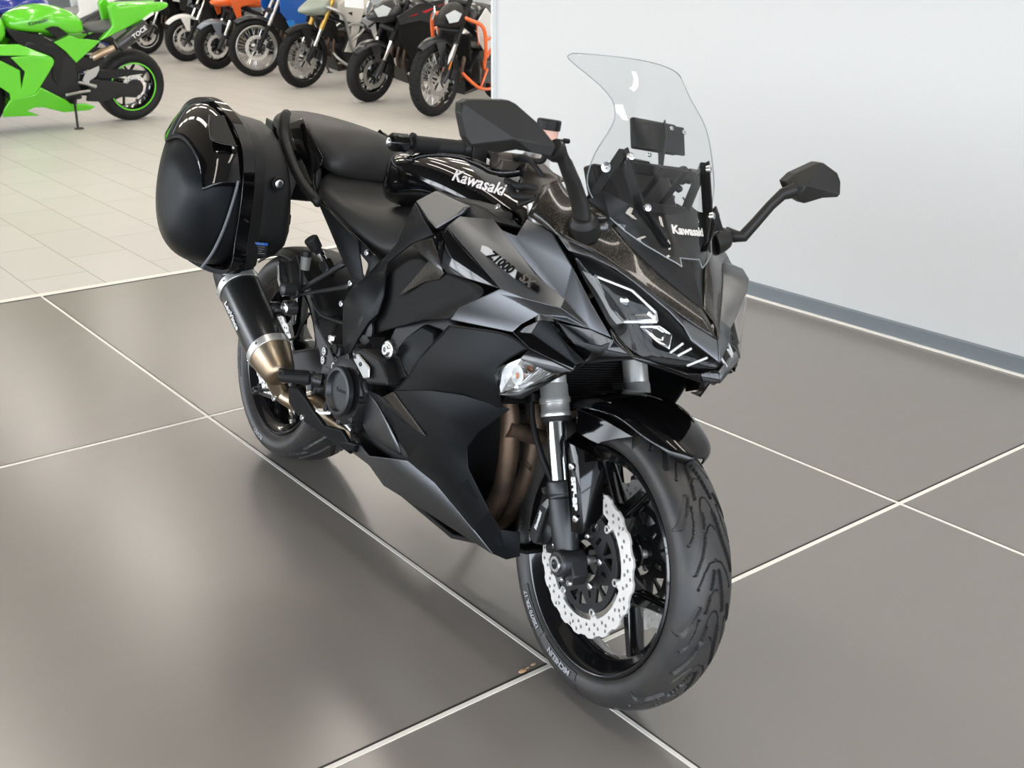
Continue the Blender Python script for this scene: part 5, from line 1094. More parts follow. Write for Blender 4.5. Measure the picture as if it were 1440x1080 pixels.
c = MB(); c.tube([pb, V((0.5165, -0.2150, 0.3895))], [.016, .020], 12); c.lathe([(-.03, .008), (.018, .008)], pb + V((0, 0, 0)), (0, 0, 1), 12); c.build('peg_hinge', cast, fp, smooth=50)
c = MB(); c.tube(smoothpath([V(p) for p in ((0.5519, -0.2150, 0.4002), (0.6151, -0.2350, 0.3842), (0.6237, -0.2450, 0.3618), (0.6266, -0.2500, 0.3502))]), [.008] * 10 + [.006] * 9, 10); bpd = c.build('brake_pedal', cast, bike, smooth=60)
c = MB(); P = [V(p) for p in ((0.6073, -0.2650, 0.3467), (0.6262, -0.2450, 0.3535), (0.6400, -0.2400, 0.3489), (0.6257, -0.2620, 0.3446))]; c.slab(P, (0, 0, -.008)); c.build('pedal_pad', alu, bpd, bev=.001)
c = MB(); c.tube([V((0.6202, -0.2150, 0.3425)), V((0.6863, -0.2000, 0.3151))], .008, 8); c.build('pedal_rod', alu, bpd, smooth=60)
c = MB(); c.tube([V((0.5174, -0.2000, 0.4979)), V((0.5237, -0.2000, 0.4843))], .008, 10); c.lathe([(-.004, .010), (.006, .010)], V((0.5207, -0.2000, 0.5014)), (0, 0, 1), 6); c.build('switch_nut', bolt, fh)
# exhaust heel shield
c = MB(); c.slab([V(p) for p in ((0.3462, -0.2150, 0.3235), (0.3969, -0.2150, 0.3361), (0.4536, -0.2160, 0.3225), (0.4996, -0.2150, 0.3062), (0.5648, -0.2120, 0.2886), (0.6390, -0.2050, 0.3025), (0.6777, -0.1980, 0.2776), (0.6715, -0.1900, 0.2479), (0.6178, -0.1950, 0.2520), (0.5278, -0.2000, 0.2521), (0.4512, -0.2050, 0.2547), (0.4013, -0.2100, 0.2654), (0.3552, -0.2130, 0.2796))], (0, .012, 0))
c.slab([V(p) for p in ((0.6100, -0.1980, 0.2590), (0.6510, -0.2000, 0.2775), (0.7096, -0.2000, 0.2889), (0.6981, -0.1950, 0.2619))], (0, .02, 0))
es = c.build('exhaust_heat_shield', flatd, bike, bev=.005, bevseg=3)
c = MB()
for p in ((0.4394, -0.2070, 0.2673), (0.2273, -0.1900, 0.2518), (0.4259, -0.2000, 0.2618)): bolt_mb(V(p), A_, .0085, .006, c)
c.split('shield_bolt', bolt, es)
c = MB(); c.tube([V((0.2340, -0.1900, 0.2528)), V((0.0606, -0.1600, 0.2167))], .005, 8); c.tube([V((0.0237, -0.1500, 0.2116)), V((0.1781, -0.1600, 0.2626)), V((0.2687, -0.1800, 0.3146))], .005, 8)
bolt_mb(V((0.0558, -0.1650, 0.2210)), A_, .012, .012, c); bolt_mb(V((0.0769, -0.1650, 0.2408)), A_, .008, .008, c); c.build('chain_adjuster', cast, bike, smooth=50)
# handlebar, grip, lever, reservoir
for s in (-1, 1):
    g_ = lambda p: V((p[0], s * abs(p[1]), p[2]))
    bars = [g_(p) for p in ((1.0251, -0.4050, 1.0370), (1.0308, -0.3650, 1.0381), (1.0310, -0.3520, 1.0377), (1.0292, -0.2400, 1.0403), (1.0350, -0.1800, 1.0383))]
    hb_ = MB().tube([bars[0], bars[3], bars[4], V((1.16, s * .12, 1.0))], .011, 14).build('handlebar', dmet, bike, smooth=60, matrix=STEER)
    d_ = (bars[0] - bars[3]).normalized()
    MB().lathe([(0, .0185), (.034, .0185), (.040, .013), (.041, .008)], bars[1], d_, 8).build('bar_end_weight', gloss, hb_, smooth=20, bev=.0015)
    MB().lathe([(.041, .008), (.044, .006), (.045, .0001)], bars[1], d_, 16).build('bar_end_screw', bolt, hb_, smooth=40)
    gl_ = (bars[2] - bars[3]).length
    MB().lathe([(0, .017), (.006, .0175), (.008, .016), (gl_ * .5, .0165), (gl_ * .5 + .002, .0155), (gl_ * .5 + .004, .0165), (gl_ - .006, .017), (gl_ - .004, .021), (gl_ + .001, .022), (gl_ + .003, .012)], bars[3], d_, 20).build('grip', rub, hb_, smooth=40)
    MB().lathe([(-.05, .021), (-.018, .021), (-.016, .018), (0, .018)], bars[3], d_, 16).box(lerp(bars[3], bars[4], .5), (.045, .035, .045)).build('switch_housing', plas, hb_, smooth=40, bev=.003)
    lp2 = [g_(p) for p in ((1.0234, -0.3500, 1.0063), (1.0253, -0.3250, 1.0173), (1.0347, -0.2900, 1.0235), (1.0517, -0.2550, 1.0244), (1.0720, -0.2220, 1.0169), (1.0860, -0.1980, 1.0074), (1.1082, -0.1750, 1.0090), (1.1275, -0.1550, 1.0170))]
    lv_ = MB().tube(smoothpath(lp2, 5), [.006] * 3 + [.0055] * 15 + [.008] * 10 + [.011] * 8, 12).build('lever', gloss, bike, smooth=70, matrix=STEER)
    c = MB(); c.lathe([(-.010, .0001), (-.008, .006), (0, .0095), (.008, .006), (.010, .0001)], lp2[0], (0, s, 0), 16); c.build('lever_ball', gloss, lv_, smooth=80)
    MB().lathe([(.004, .010), (.010, .0105), (.012, .009), (.012, .004), (.008, .0001)], g_((1.0941, -0.1900, 1.0181)), (0, 0, 1), 18).build('lever_pivot', bolt, lv_, smooth=40)
    if s > 0: continue
    c = MB(); pm_ = g_((1.1042, -0.1700, 1.0318)); c.tube([pm_ + V((0, s * .035, 0)), pm_ - V((0, s * .03, 0))], .017, 14); c.box(pm_ + V((0, s * .01, -.008)), (.05, .045, .022)); mc_ = c.build('master_cylinder', mat('bronze_brown_casting', (.05, .042, .035), .45, .5) if s < 0 else MATS['bronze_brown_casting'], bike, bev=.003, smooth=50, matrix=STEER)
    c = MB(); rc_ = g_((1.1883, -0.1450, 1.0936)); c.lathe([(-.030, .015), (-.026, .021), (.012, .021)], rc_, (.0, 0, 1), 24); c.build('fluid_reservoir', fluid, mc_, smooth=40)
    c = MB(); c.lathe([(.012, .024), (.030, .0245), (.033, .022), (.033, .0001)], rc_, (0, 0, 1), 16); c.build('reservoir_cap', plas, mc_, smooth=20, bev=.001)
    c = MB(); c.tube([rc_ + V((0, s * -.02, -.005)), rc_ + V((.01, s * -.036, -.004)), rc_ + V((.01, s * -.036, -.02))], .003, 6); c.lathe([(-.006, .005), (.006, .005)], rc_ + V((.01, -s * .040, -.004)), (0, 1, 0), 8); c.build('reservoir_clip', plas, mc_)
    c = MB(); c.tube(smoothpath([pm_, pm_ + V((.05, s * -.01, .012)), V((1.24, s * .13, .98)), V((1.30, s * .09, .90))]), .005, 8); c.tube(smoothpath([rc_ + V((0, 0, -.03)), rc_ + V((-.01, 0, -.05)), pm_ + V((0, 0, .01))]), .006, 8); c.build('control_hose', rub, mc_, smooth=60)
# side stand on the hidden left side
c = MB(); c.tube([(.60, .16, .28), (.62, .24, .17), (.64, .31, .078)], [.016, .014, .012], 12); c.box((.64, .315, .074), (.07, .05, .010)); c.build('side_stand', dmet, bike, smooth=50)

# ================================================================= motorcycles of the showroom row
def cmat(nm, c, rough=.25, metal=0., coat=.6):
    return MATS.get(nm) or mat(nm, c, rough, metal, coat=coat)
green = cmat('lime_green_paint', (.10, .50, .015)); orange = cmat('orange_paint', (.80, .13, .02)); bluep = cmat('blue_paint', (.01, .10, .42)); whitep = cmat('white_paint', (.72, .72, .70))
greypaint = cmat('storm_grey_paint', (.035, .037, .039), .3, .4, .3); lgrey = cmat('steel_blue_paint', (.22, .25, .29), .35, .4); redp = cmat('red_paint', (.55, .01, .025)); goldm = cmat('gold_fork', (.72, .48, .13), .3, .9, 0)
beige = cmat('warm_white_paint', (.62, .60, .54), .35); navy = cmat('navy_paint', (.01, .025, .22)); sage = cmat('sage_silver_paint', (.30, .34, .29), .35, .3); seatg = cmat('grey_seat', (.075, .075, .075), .6, 0, 0); seatl = cmat('light_grey_seat', (.25, .25, .25), .6, 0, 0)
lampgl = cmat('lamp_glass', (.55, .58, .58), .08); tyreb = mat('plain_tyre', (.010, .010, .010), .6, spec=.25)

def wheel(parent, c, r, w_, hub_m, rim_m, kind, spoke_m, nd=1, rd=.15, knobs=0, stripe=None, name='front_wheel', discm=None, M=None):
    rr = r - .098 if kind != 'spoke' else r - .080
    mb = MB(); hw = w_ * .42
    mb.lathe([(-hw, rr), (-hw - .003, rr - .008), (-hw + .01, rr - .022), (0, rr - .032), (hw - .01, rr - .022), (hw + .003, rr - .008), (hw, rr), (0, rr - .012)], c, (0, 1, 0), 56, closed=True, ref=(1, 0, 0))
    if kind == 'spoke':
        wl = mb.build(name, rim_m, parent, smooth=40, matrix=M)
        h = MB(); h.lathe([(-.05, .02), (-.05, .045), (-.03, .03), (.03, .03), (.05, .045), (.05, .02)], c, (0, 1, 0), 24); h.build('hub', hub_m, wl, smooth=40)
        sp_ = MB()
        for k in range(32):
            a = 2 * PI * k / 32; s = 1 if k % 2 else -1; b = a + (.22 if (k // 2) % 2 else -.22)
            sp_.tube([V(c) + V((math.cos(b) * .042, s * .045, math.sin(b) * .042)), V(c) + V((math.cos(a) * (rr - .02), s * hw * .3, math.sin(a) * (rr - .02)))], .0028, 5, cap=False)
        so = sp_.build('wire_spokes', spoke_m, wl, smooth=60)
    else:
        n = 5
        for k in range(n):
            a = 2 * PI * k / n + .3
            if kind == 'y':
                spoke(mb, c, a, .03, a, rr * .55, .05, .03, .05, .03)
                for s in (-1, 1): spoke(mb, c, a + s * .05, rr * .5, a + s * .30, rr - .02, .022, .016, .035, .03)
            else: spoke(mb, c, a, .03, a + .12, rr - .02, .045, .028, .05, .035)
        mb.lathe([(-.05, .02), (-.05, .045), (.05, .045), (.05, .02)], c, (0, 1, 0), 28)
        wl = mb.build(name, rim_m, parent, smooth=40, matrix=M)
    hw2 = w_ / 2; prof = [(hw * .95, rr - .003), (hw2 * .96, rr + (r - rr) * .22), (hw2, rr + (r - rr) * .48), (hw2 * .86, rr + (r - rr) * .74), (hw2 * .52, rr + (r - rr) * .93), (0, r)]
    def gk(y, ph):
        t = (ph / (2 * PI) * 44) % 1; row = int(ph / (2 * PI) * 44) % 2; s = abs(y) / hw2
        return .007 if (t < .22 or (s < .9 and abs(s - (.25 + .30 * row)) < .07) or (row and s < .06)) else 0
    def gr(y, ph):
        t = (ph / (2 * PI) * 26) % 1; s = abs(y) / hw2; return .004 if (abs(t - s * .8) < .07 and .12 < s < .95) else 0
    gg = (lambda y, ph: gk(y, ph)) if knobs == 2 else ((lambda y, ph: gr(y, ph)) if knobs == 1 else (lambda y, ph: 0))
    full = smoothpath([(y, q_, 0) for y, q_ in prof] + [(-y, q_, 0) for y, q_ in prof[::-1][1:]], 4); n = len(full); na = 352 if knobs else 64
    vs_ = []; 
    for a in range(na):
        ph = 2 * PI * a / na
        for p in full:
            q_ = p.y - (gg(p.x, ph) if p.y > rr + (r - rr) * .55 else 0); vs_.append((c[0] + q_ * math.cos(ph), p.x, c[2] - q_ * math.sin(ph)))
    MB().add(vs_, [(a * n + i, a * n + i + 1, ((a + 1) % na) * n + i + 1, ((a + 1) % na) * n + i) for a in range(na) for i in range(n - 1)]).build('tyre', tyreb, wl, smooth=45)
    for s in ((1, -1) if nd == 2 else (1,)):
        hs = [circ(.006, 6, (rd - .014 - .016 * (k % 2)) * math.cos(2 * PI * k / 28), (rd - .014 - .016 * (k % 2)) * math.sin(2 * PI * k / 28)) for k in range(28)]
        link('brake_disc', xform(plate([circ(rd, 48), circ(rd - .042, 40)] + hs, .005), frame(V(c) + V((0, s * (hw2 * .8 + .012), 0)), (1, 0, 0), (0, 0, 1))), discm or disc, wl, smooth=30)
        crr = MB()
        for k in range(5): a = 2 * PI * k / 5; spoke(crr, V(c) + V((0, s * (hw2 * .8 + .008), 0)), a, .03, a + .2, rd - .04, .022, .016, .006, .006)
        crr.build('disc_carrier', dmet, wl)
    if stripe:
        MB().lathe([(hw + .004, rr - .004), (hw + .0045, rr - .016), (hw + .002, rr - .016), (hw + .002, rr - .004)], c, (0, 1, 0), 64, closed=True).build('rim_stripe', stripe, wl, smooth=40)
    return wl

def row_bike(label, F, a, dw, st, name='motorcycle', cat='motorcycle'):
    rf = st.get('rf', .30); WB = st.get('wb', 1.48); h = math.radians(a + 180)
    O_ = V((F[0] - math.cos(h) * WB, F[1] - math.sin(h) * WB, 0)); r = root(name, label, cat, bike_matrix(O_, a + 180, st.get('lean', 9)))
    rk = math.radians(25.5); sx_ = V((-math.sin(rk), 0, math.cos(rk))); fx = V((math.cos(rk), 0, math.sin(rk)))
    ax_ = V((WB, 0, rf)); piv = ax_ - fx * .03
    MS = Matrix.Translation(piv) @ Matrix.Rotation(math.radians(dw - a), 4, sx_) @ Matrix.Translation(-piv)
    wheel(r, ax_, rf, st.get('tw', .12), st.get('hubm', steel), st.get('rim', rimm), st['wheel'], st.get('spokem', steel), st.get('nd', 2), .15, st.get('knobs', 1), st.get('stripe'), M=MS, discm=st.get('discm'))
    P = lambda hh, y, o=0: ax_ + sx_ * hh + fx * o + V((0, y, 0))
    for s in (-1, 1):
        if st.get('usd', True):
            lg = MB().tube([P(.36, s * .10, -.01), P(.80, s * .10, -.01)], .027, 16).build('fork_leg', st['fork'], r, smooth=60, matrix=MS)
            MB().tube([P(.10, s * .10, -.01), P(.37, s * .10, -.01)], .021, 14).build('stanchion', chrome, lg, smooth=60)
            MB().tube([P(-.03, s * .10), P(.03, s * .105), P(.10, s * .10, -.01), P(.16, s * .10, -.01)], [.022, .034, .031, .027], 14).build('fork_bottom', st.get('forklow', cast), lg, smooth=50)
        else:
            lg = MB().tube([P(.30, s * .10, -.01), P(.80, s * .10, -.01)], .021, 14).build('fork_leg', st['fork'], r, smooth=60, matrix=MS)
            MB().tube([P(-.03, s * .10), P(.02, s * .105), P(.30, s * .10, -.01)], [.022, .030, .028], 14).build('fork_bottom', st.get('forklow', cast), lg, smooth=50)
        if s > 0 or st.get('nd', 2) == 2:
            c = MB(); c.box(P(.10, s * .085, -.115), (.06, .05, .10), Matrix.Rotation(-.4, 3, 'Y')); c.build('brake_calliper', dmet, lg, bev=.01)
    if st.get('guard'):
        for s in (-1, 1):
            g = MB(); g.slab([P(.34, s * .118, .05), P(.36, s * .118, .0), P(.12, s * .125, .01), P(.02, s * .125, .03), P(.06, s * .125, .07), P(.20, s * .12, .075)], (0, s * .010, 0)); go = g.build('fork_guard', plas, r, matrix=MS, bev=.004)
            g = MB(); g.slab([P(.33, s * .130, .05), P(.34, s * .130, .022), P(.22, s * .137, .03), P(.13, s * .137, .055), P(.20, s * .132, .07)], (0, s * .002, 0)); g.build('guard_decal', white, go)
            g = MB(); g.slab([P(.10, s * .137, .028), P(.10, s * .137, .012), P(.18, s * .135, .008), P(.18, s * .135, .022)], (0, s * .003, 0)); g.build('guard_reflector', amber, go)
    # mudguard
    fm = st['fender']; fw2 = st.get('tw', .12) / 2 + .014
    d0, d1 = st.get('fdeg', (40, 135)); rows = []
    n = 8
    for i in range(n):
        dg = math.radians(d0 + (d1 - d0) * i / (n - 1)); k = .45 + .55 * min(1, i / 2.2); R_ = rf + .028 + st.get('fup', 0) * (1 - i / (n - 1))
        rows.append([ax_ + V((math.cos(dg) * (R_ - d), u * fw2 * k, math.sin(dg) * (R_ - d))) for u, d in ((-1, .045), (-.8, .008), (0, -.004), (.8, .008), (1, .045))])
    fo = sheet('front_mudguard', rows, fm, r, mirror=False, th=.004, sub=2)[0]; fo.matrix_local = MS
    if st.get('fstay', True):
        for s in (-1, 1):
            g = MB(); g.slab([ax_ + V((-.05, s * (fw2 + .004), rf + .0)), ax_ + V((.09, s * (fw2 + .004), rf - .01)), ax_ + V((.01, s * (fw2 + .02), .12)), ax_ + V((-.03, s * (fw2 + .02), .12))], (0, s * .008, 0)); g.build('mudguard_stay', fm, fo, bev=.003)
    # chassis
    MB().tube([P(.48, -.11, 0), P(.48, .11, 0)], .032, 10).tube([P(.74, -.11, 0), P(.74, .11, 0)], .032, 10).split('triple_clamp', dmet, r, matrix=MS, smooth=50)
    MB().tube([P(.84, -.40, -.16), P(.86, -.16, -.05), P(.86, .16, -.05), P(.84, .40, -.16)], .014, 10).build('handlebar', plas, r, matrix=MS, smooth=60)
    e = MB(); e.slab([(.48, -.14, .28), (.95, -.14, .26), (1.02, -.14, .40), (.90, -.14, .60), (.60, -.14, .62), (.46, -.14, .45)], (0, .28, 0)); en = e.build('engine', dmet, r, bev=.02, bevseg=2)
    MB().lathe([(0, .085), (.03, .08), (.04, .05), (.04, .0001)], (.70, .14, .40), (0, 1, 0), 28).build('clutch_cover', st.get('coverm', cast), en, smooth=40)
    fr = MB()
    for s in (-1, 1): fr.tube([(1.20, s * .04, .86), (1.0, s * .13, .74), (.62, s * .15, .62), (.48, s * .12, .42)], .022, 8).tube([(.62, s * .13, .66), (.20, s * .10, .86), (-.15, s * .08, .88)], .014, 8)
    fr.build('main_frame', st.get('framem', dmet), r, smooth=60)
    for i, yy in enumerate((-.09, 0, .09) if st.get('triple', True) else (-.05, .05)):
        MB().tube(smoothpath([(.98, yy, .58), (1.08, yy, .57), (1.12, yy, .46), (1.10, yy * .9, .34), (1.0, yy * .6, .22), (.82, yy * .4, .19)], 4), .02, 12).build('exhaust_header', st.get('headm', header), r, smooth=70)
    MB().slab([(1.10, -.15, .50), (1.20, -.15, .74), (1.16, -.15, .75), (1.06, -.15, .51)], (0, .30, 0)).build('radiator', plasd, r)
    MB().slab([(.56, -.12, .24), (1.02, -.12, .20), (1.12, -.09, .34), (1.10, -.09, .30), (1.02, -.12, .17), (.54, -.12, .20)], (0, .22, 0)).build('skid_plate', st.get('skid', cast), r, bev=.006)
    sw_ = MB()
    for s in (-1, 1): sw_.tube([(0, s * .11, .31), (.25, s * .11, .35), (.48, s * .09, .42)], [.024, .034, .04], 10)
    sw_.build('swingarm', dmet, r, smooth=50)
    wheel(r, (0, 0, .315), .315, .16, st.get('hubm', steel), st.get('rim', rimm), st['wheel'], st.get('spokem', steel), 1, .11, st.get('knobs', 1), st.get('stripe'), name='rear_wheel')
    MB().tube([(.30, -.17, .34), (.15, -.20, .45), (-.22, -.22, .62)], [.03, .055, .055], 16).build('silencer', alu, r, smooth=50)
    MB().slab([(-.20, -.13, .85), (.15, -.15, .80), (.55, -.14, .78), (.62, -.10, .84), (.30, -.12, .86), (-.18, -.12, .93)], (0, .26, 0)).build('seat', plas, r, bev=.03, bevseg=3)
    t = st['body']
    half_loft('fuel_tank', [(.50, [(.08, .78), (.13, .82), (.11, .92), (0, .94)]), (.70, [(.12, .78), (.19, .84), (.16, .98), (0, 1.02)]), (.95, [(.12, .76), (.20, .84), (.17, 1.0), (0, 1.04)]), (1.12, [(.10, .78), (.16, .84), (.13, .94), (0, .98)])], st.get('tankm', t), r)
    for s in (-1, 1):
        sh = st.get('shroud', [(1.05, .17, .98), (1.28, .20, .92), (1.22, .21, .72), (1.02, .20, .52), (.92, .19, .62), (.85, .19, .84)])
        MB().slab([V((x, s * y, z)) for x, y, z in sh], (0, s * .012, 0)).build('side_fairing', t, r, bev=.006, smooth=30)
        if st.get('lower'):
            MB().slab([V((x, s * y, z)) for x, y, z in st['lower']], (0, s * .010, 0)).build('lower_fairing', st.get('lowerm', plas), r, bev=.006)
        if st.get('accent'):
            MB().slab([V((x, s * (y + .013), z)) for x, y, z in st.get('accpts', [(1.10, .195, .90), (1.20, .198, .86), (1.10, .20, .66), (1.04, .195, .70)])], (0, s * .002, 0)).build('side_decal', st['accent'], r)
    if st.get('beak'):
        bk = st['beak']
        half_loft('nose_fairing', [(WB - .30, [(.10, .80), (.17, .88), (.14, 1.02), (0, 1.08)]), (WB - .14, [(.08, .78), (.15, .86), (.12, .96), (0, 1.02)]), (WB + .0, [(.03, .80), (.08, .84), (.06, .90), (0, .93)]), (WB + .10, [(.01, .82), (.03, .84), (.02, .86), (0, .87)])], bk, r)
    if st.get('lamp'):
        for s in (-1, 1):
            lp_ = [(WB - .06, .13, .88), (WB + .02, .085, .86), (WB + .05, .05, .93), (WB - .02, .10, .98), (WB - .10, .14, .95)]
            MB().slab([V((x, s * y, z)) for x, y, z in lp_], (.012, s * .008, .004)).build('headlight', lampgl, r, bev=.004)
    if st.get('bars'):
        cm_ = st['bars']
        for s in (-1, 1):
            MB().tube(smoothpath([(1.28, s * .04, .92), (1.27, s * .16, .90), (1.16, s * .27, .84), (1.06, s * .28, .62), (.96, s * .24, .46), (.80, s * .20, .40)], 5), .018, 10).build('crash_bar', cm_, r, smooth=70)
            MB().tube(smoothpath([(1.10, s * .275, .72), (.95, s * .27, .74), (.80, s * .22, .70)], 5), .016, 10).tube(smoothpath([(1.02, s * .26, .54), (.9, s * .25, .60), (.78, s * .21, .66)], 5), .016, 10).build('crash_bar', cm_, r, smooth=70)
            MB().tube(smoothpath([(1.12, s * .05, .42), (1.10, s * .16, .34), (.98, s * .24, .26), (.72, s * .24, .24), (.62, s * .15, .30)], 5), .016, 10).build('crash_bar', cm_, r, smooth=70)
            MB().tube([(.98, s * .24, .26), (.90, s * .25, .44)], .0115, 10).build('crash_bar', cm_, r, smooth=70)
    MB().tube([(.56, .12, .30), (.58, .22, .14), (.56, .28, .052)], .012, 8).box((.56, .29, .051), (.07, .04, .008)).build('side_stand', dmet, r, smooth=50)
    return r

row_bike('black sport motorcycle half hidden behind the lime green tail, white script on its flank', (5.23, 12.26), 12, 8, dict(wheel='y', fork=chrome, fender=gloss, body=gloss, rim=rimm, stripe=white, lower=[(1.25, .20, .75), (1.16, .21, .35), (.95, .20, .22), (.60, .19, .25), (.80, .20, .60)], lowerm=gloss, accent=white, accpts=[(1.04, .20, .84), (1.16, .20, .86), (1.14, .20, .80), (1.02, .20, .78)]))
row_bike('black motorcycle with white front mudguard and silver cast wheels', (5.24, 10.77), 12, -2, dict(wheel='y', rim=alu, fork=chrome, usd=False, forklow=plas, fender=whitep, body=gloss, nd=1, tw=.11, fdeg=(38, 128), fup=.03))
row_bike('orange naked motorcycle with steel blue front mudguard and black cast wheels', (5.09, 9.46), 12, 3, dict(wheel='y', fork=plas, fender=lgrey, body=orange, nd=2, accent=plas, shroud=[(1.02, .18, 1.02), (1.34, .20, 1.02), (1.42, .20, .90), (1.30, .21, .64), (1.24, .21, .66), (1.26, .21, .82), (1.0, .20, .86)], accpts=[(1.02, .19, .96), (1.2, .19, .96), (1.24, .19, .9), (1.02, .19, .9)], beak=orange, fdeg=(42, 125), fup=.02))
row_bike('blue trail motorcycle with large silver wire spoked front wheel', (5.1, 8.31), 8, -8, dict(wheel='spoke', rim=alu, spokem=chrome, rf=.345, tw=.09, fork=steel, usd=False, forklow=plas, fender=greypaint, body=bluep, nd=1, knobs=2, shroud=[(1.08, .17, 1.02), (1.30, .19, 1.0), (1.28, .20, .80), (1.10, .20, .62), (.92, .20, .56), (.86, .19, .86)], lower=[(1.20, .205, .70), (1.12, .21, .58), (1.04, .21, .58), (1.08, .205, .70)], lowerm=cmat('bright_blue_plastic', (.02, .22, .62), .3), fdeg=(50, 120), fup=.035, fstay=False))
row_bike('white and sage adventure motorcycle with gold fork tubes and steel crash bars', (4.95, 6.84), 12, 10, dict(wheel='spoke', rim=rimm, spokem=steel, rf=.335, tw=.105, fork=goldm, forklow=plas, fender=plas, body=beige, tankm=beige, bars=alu, nd=2, knobs=2, discm=alu, shroud=[(1.02, .20, 1.0), (1.20, .21, .95), (1.16, .22, .78), (.98, .22, .74), (.98, .22, .62), (1.06, .21, .42), (.90, .20, .40), (.80, .20, .86)], beak=sage, accent=plas, accpts=[(.98, .21, .86), (1.12, .21, .84), (1.10, .21, .78), (.98, .21, .76)], fdeg=(48, 135), fup=.02))
row_bike('dark grey touring motorcycle with red flash and angular headlight, black cast wheels', (4.87, 5.25), 10, 10, dict(wheel='y', rim=rimm, fork=plas, fender=greypaint, body=greypaint, tankm=greypaint, nd=2, discm=alu, beak=greypaint, lamp=1, lower=[(1.32, .16, .80), (1.22, .20, .55), (1.02, .21, .34), (.88, .21, .40), (.62, .20, .78), (1.0, .21, .84)], lowerm=plas, accent=redp, accpts=[(.70, .19, 1.0), (.98, .20, .94), (1.22, .20, .88), (.98, .20, .91), (.72, .19, .96)], shroud=[(.70, .19, 1.04), (1.10, .20, 1.0), (1.34, .17, .88), (1.30, .19, .80), (1.05, .21, .84), (.78, .21, .78)], fdeg=(42, 128)))
row_bike('orange and white adventure motorcycle with orange crash bars beside the white wall', (4.77, 3.96), 28, 16, dict(wheel='spoke', rim=rimm, spokem=steel, rf=.345, tw=.10, fork=plas, fender=greypaint, body=whitep, tankm=greypaint, bars=orange, guard=1, nd=2, knobs=2, beak=plas, lamp=1, accent=orange, discm=alu, shroud=[(1.0, .19, 1.0), (1.18, .20, .88), (1.12, .22, .70), (.92, .23, .56), (.74, .22, .60), (.70, .21, .84)], lower=[(1.06, .22, .52), (1.0, .23, .30), (.66, .22, .28), (.74, .22, .50)], lowerm=greypaint, fdeg=(48, 132), fup=.015))

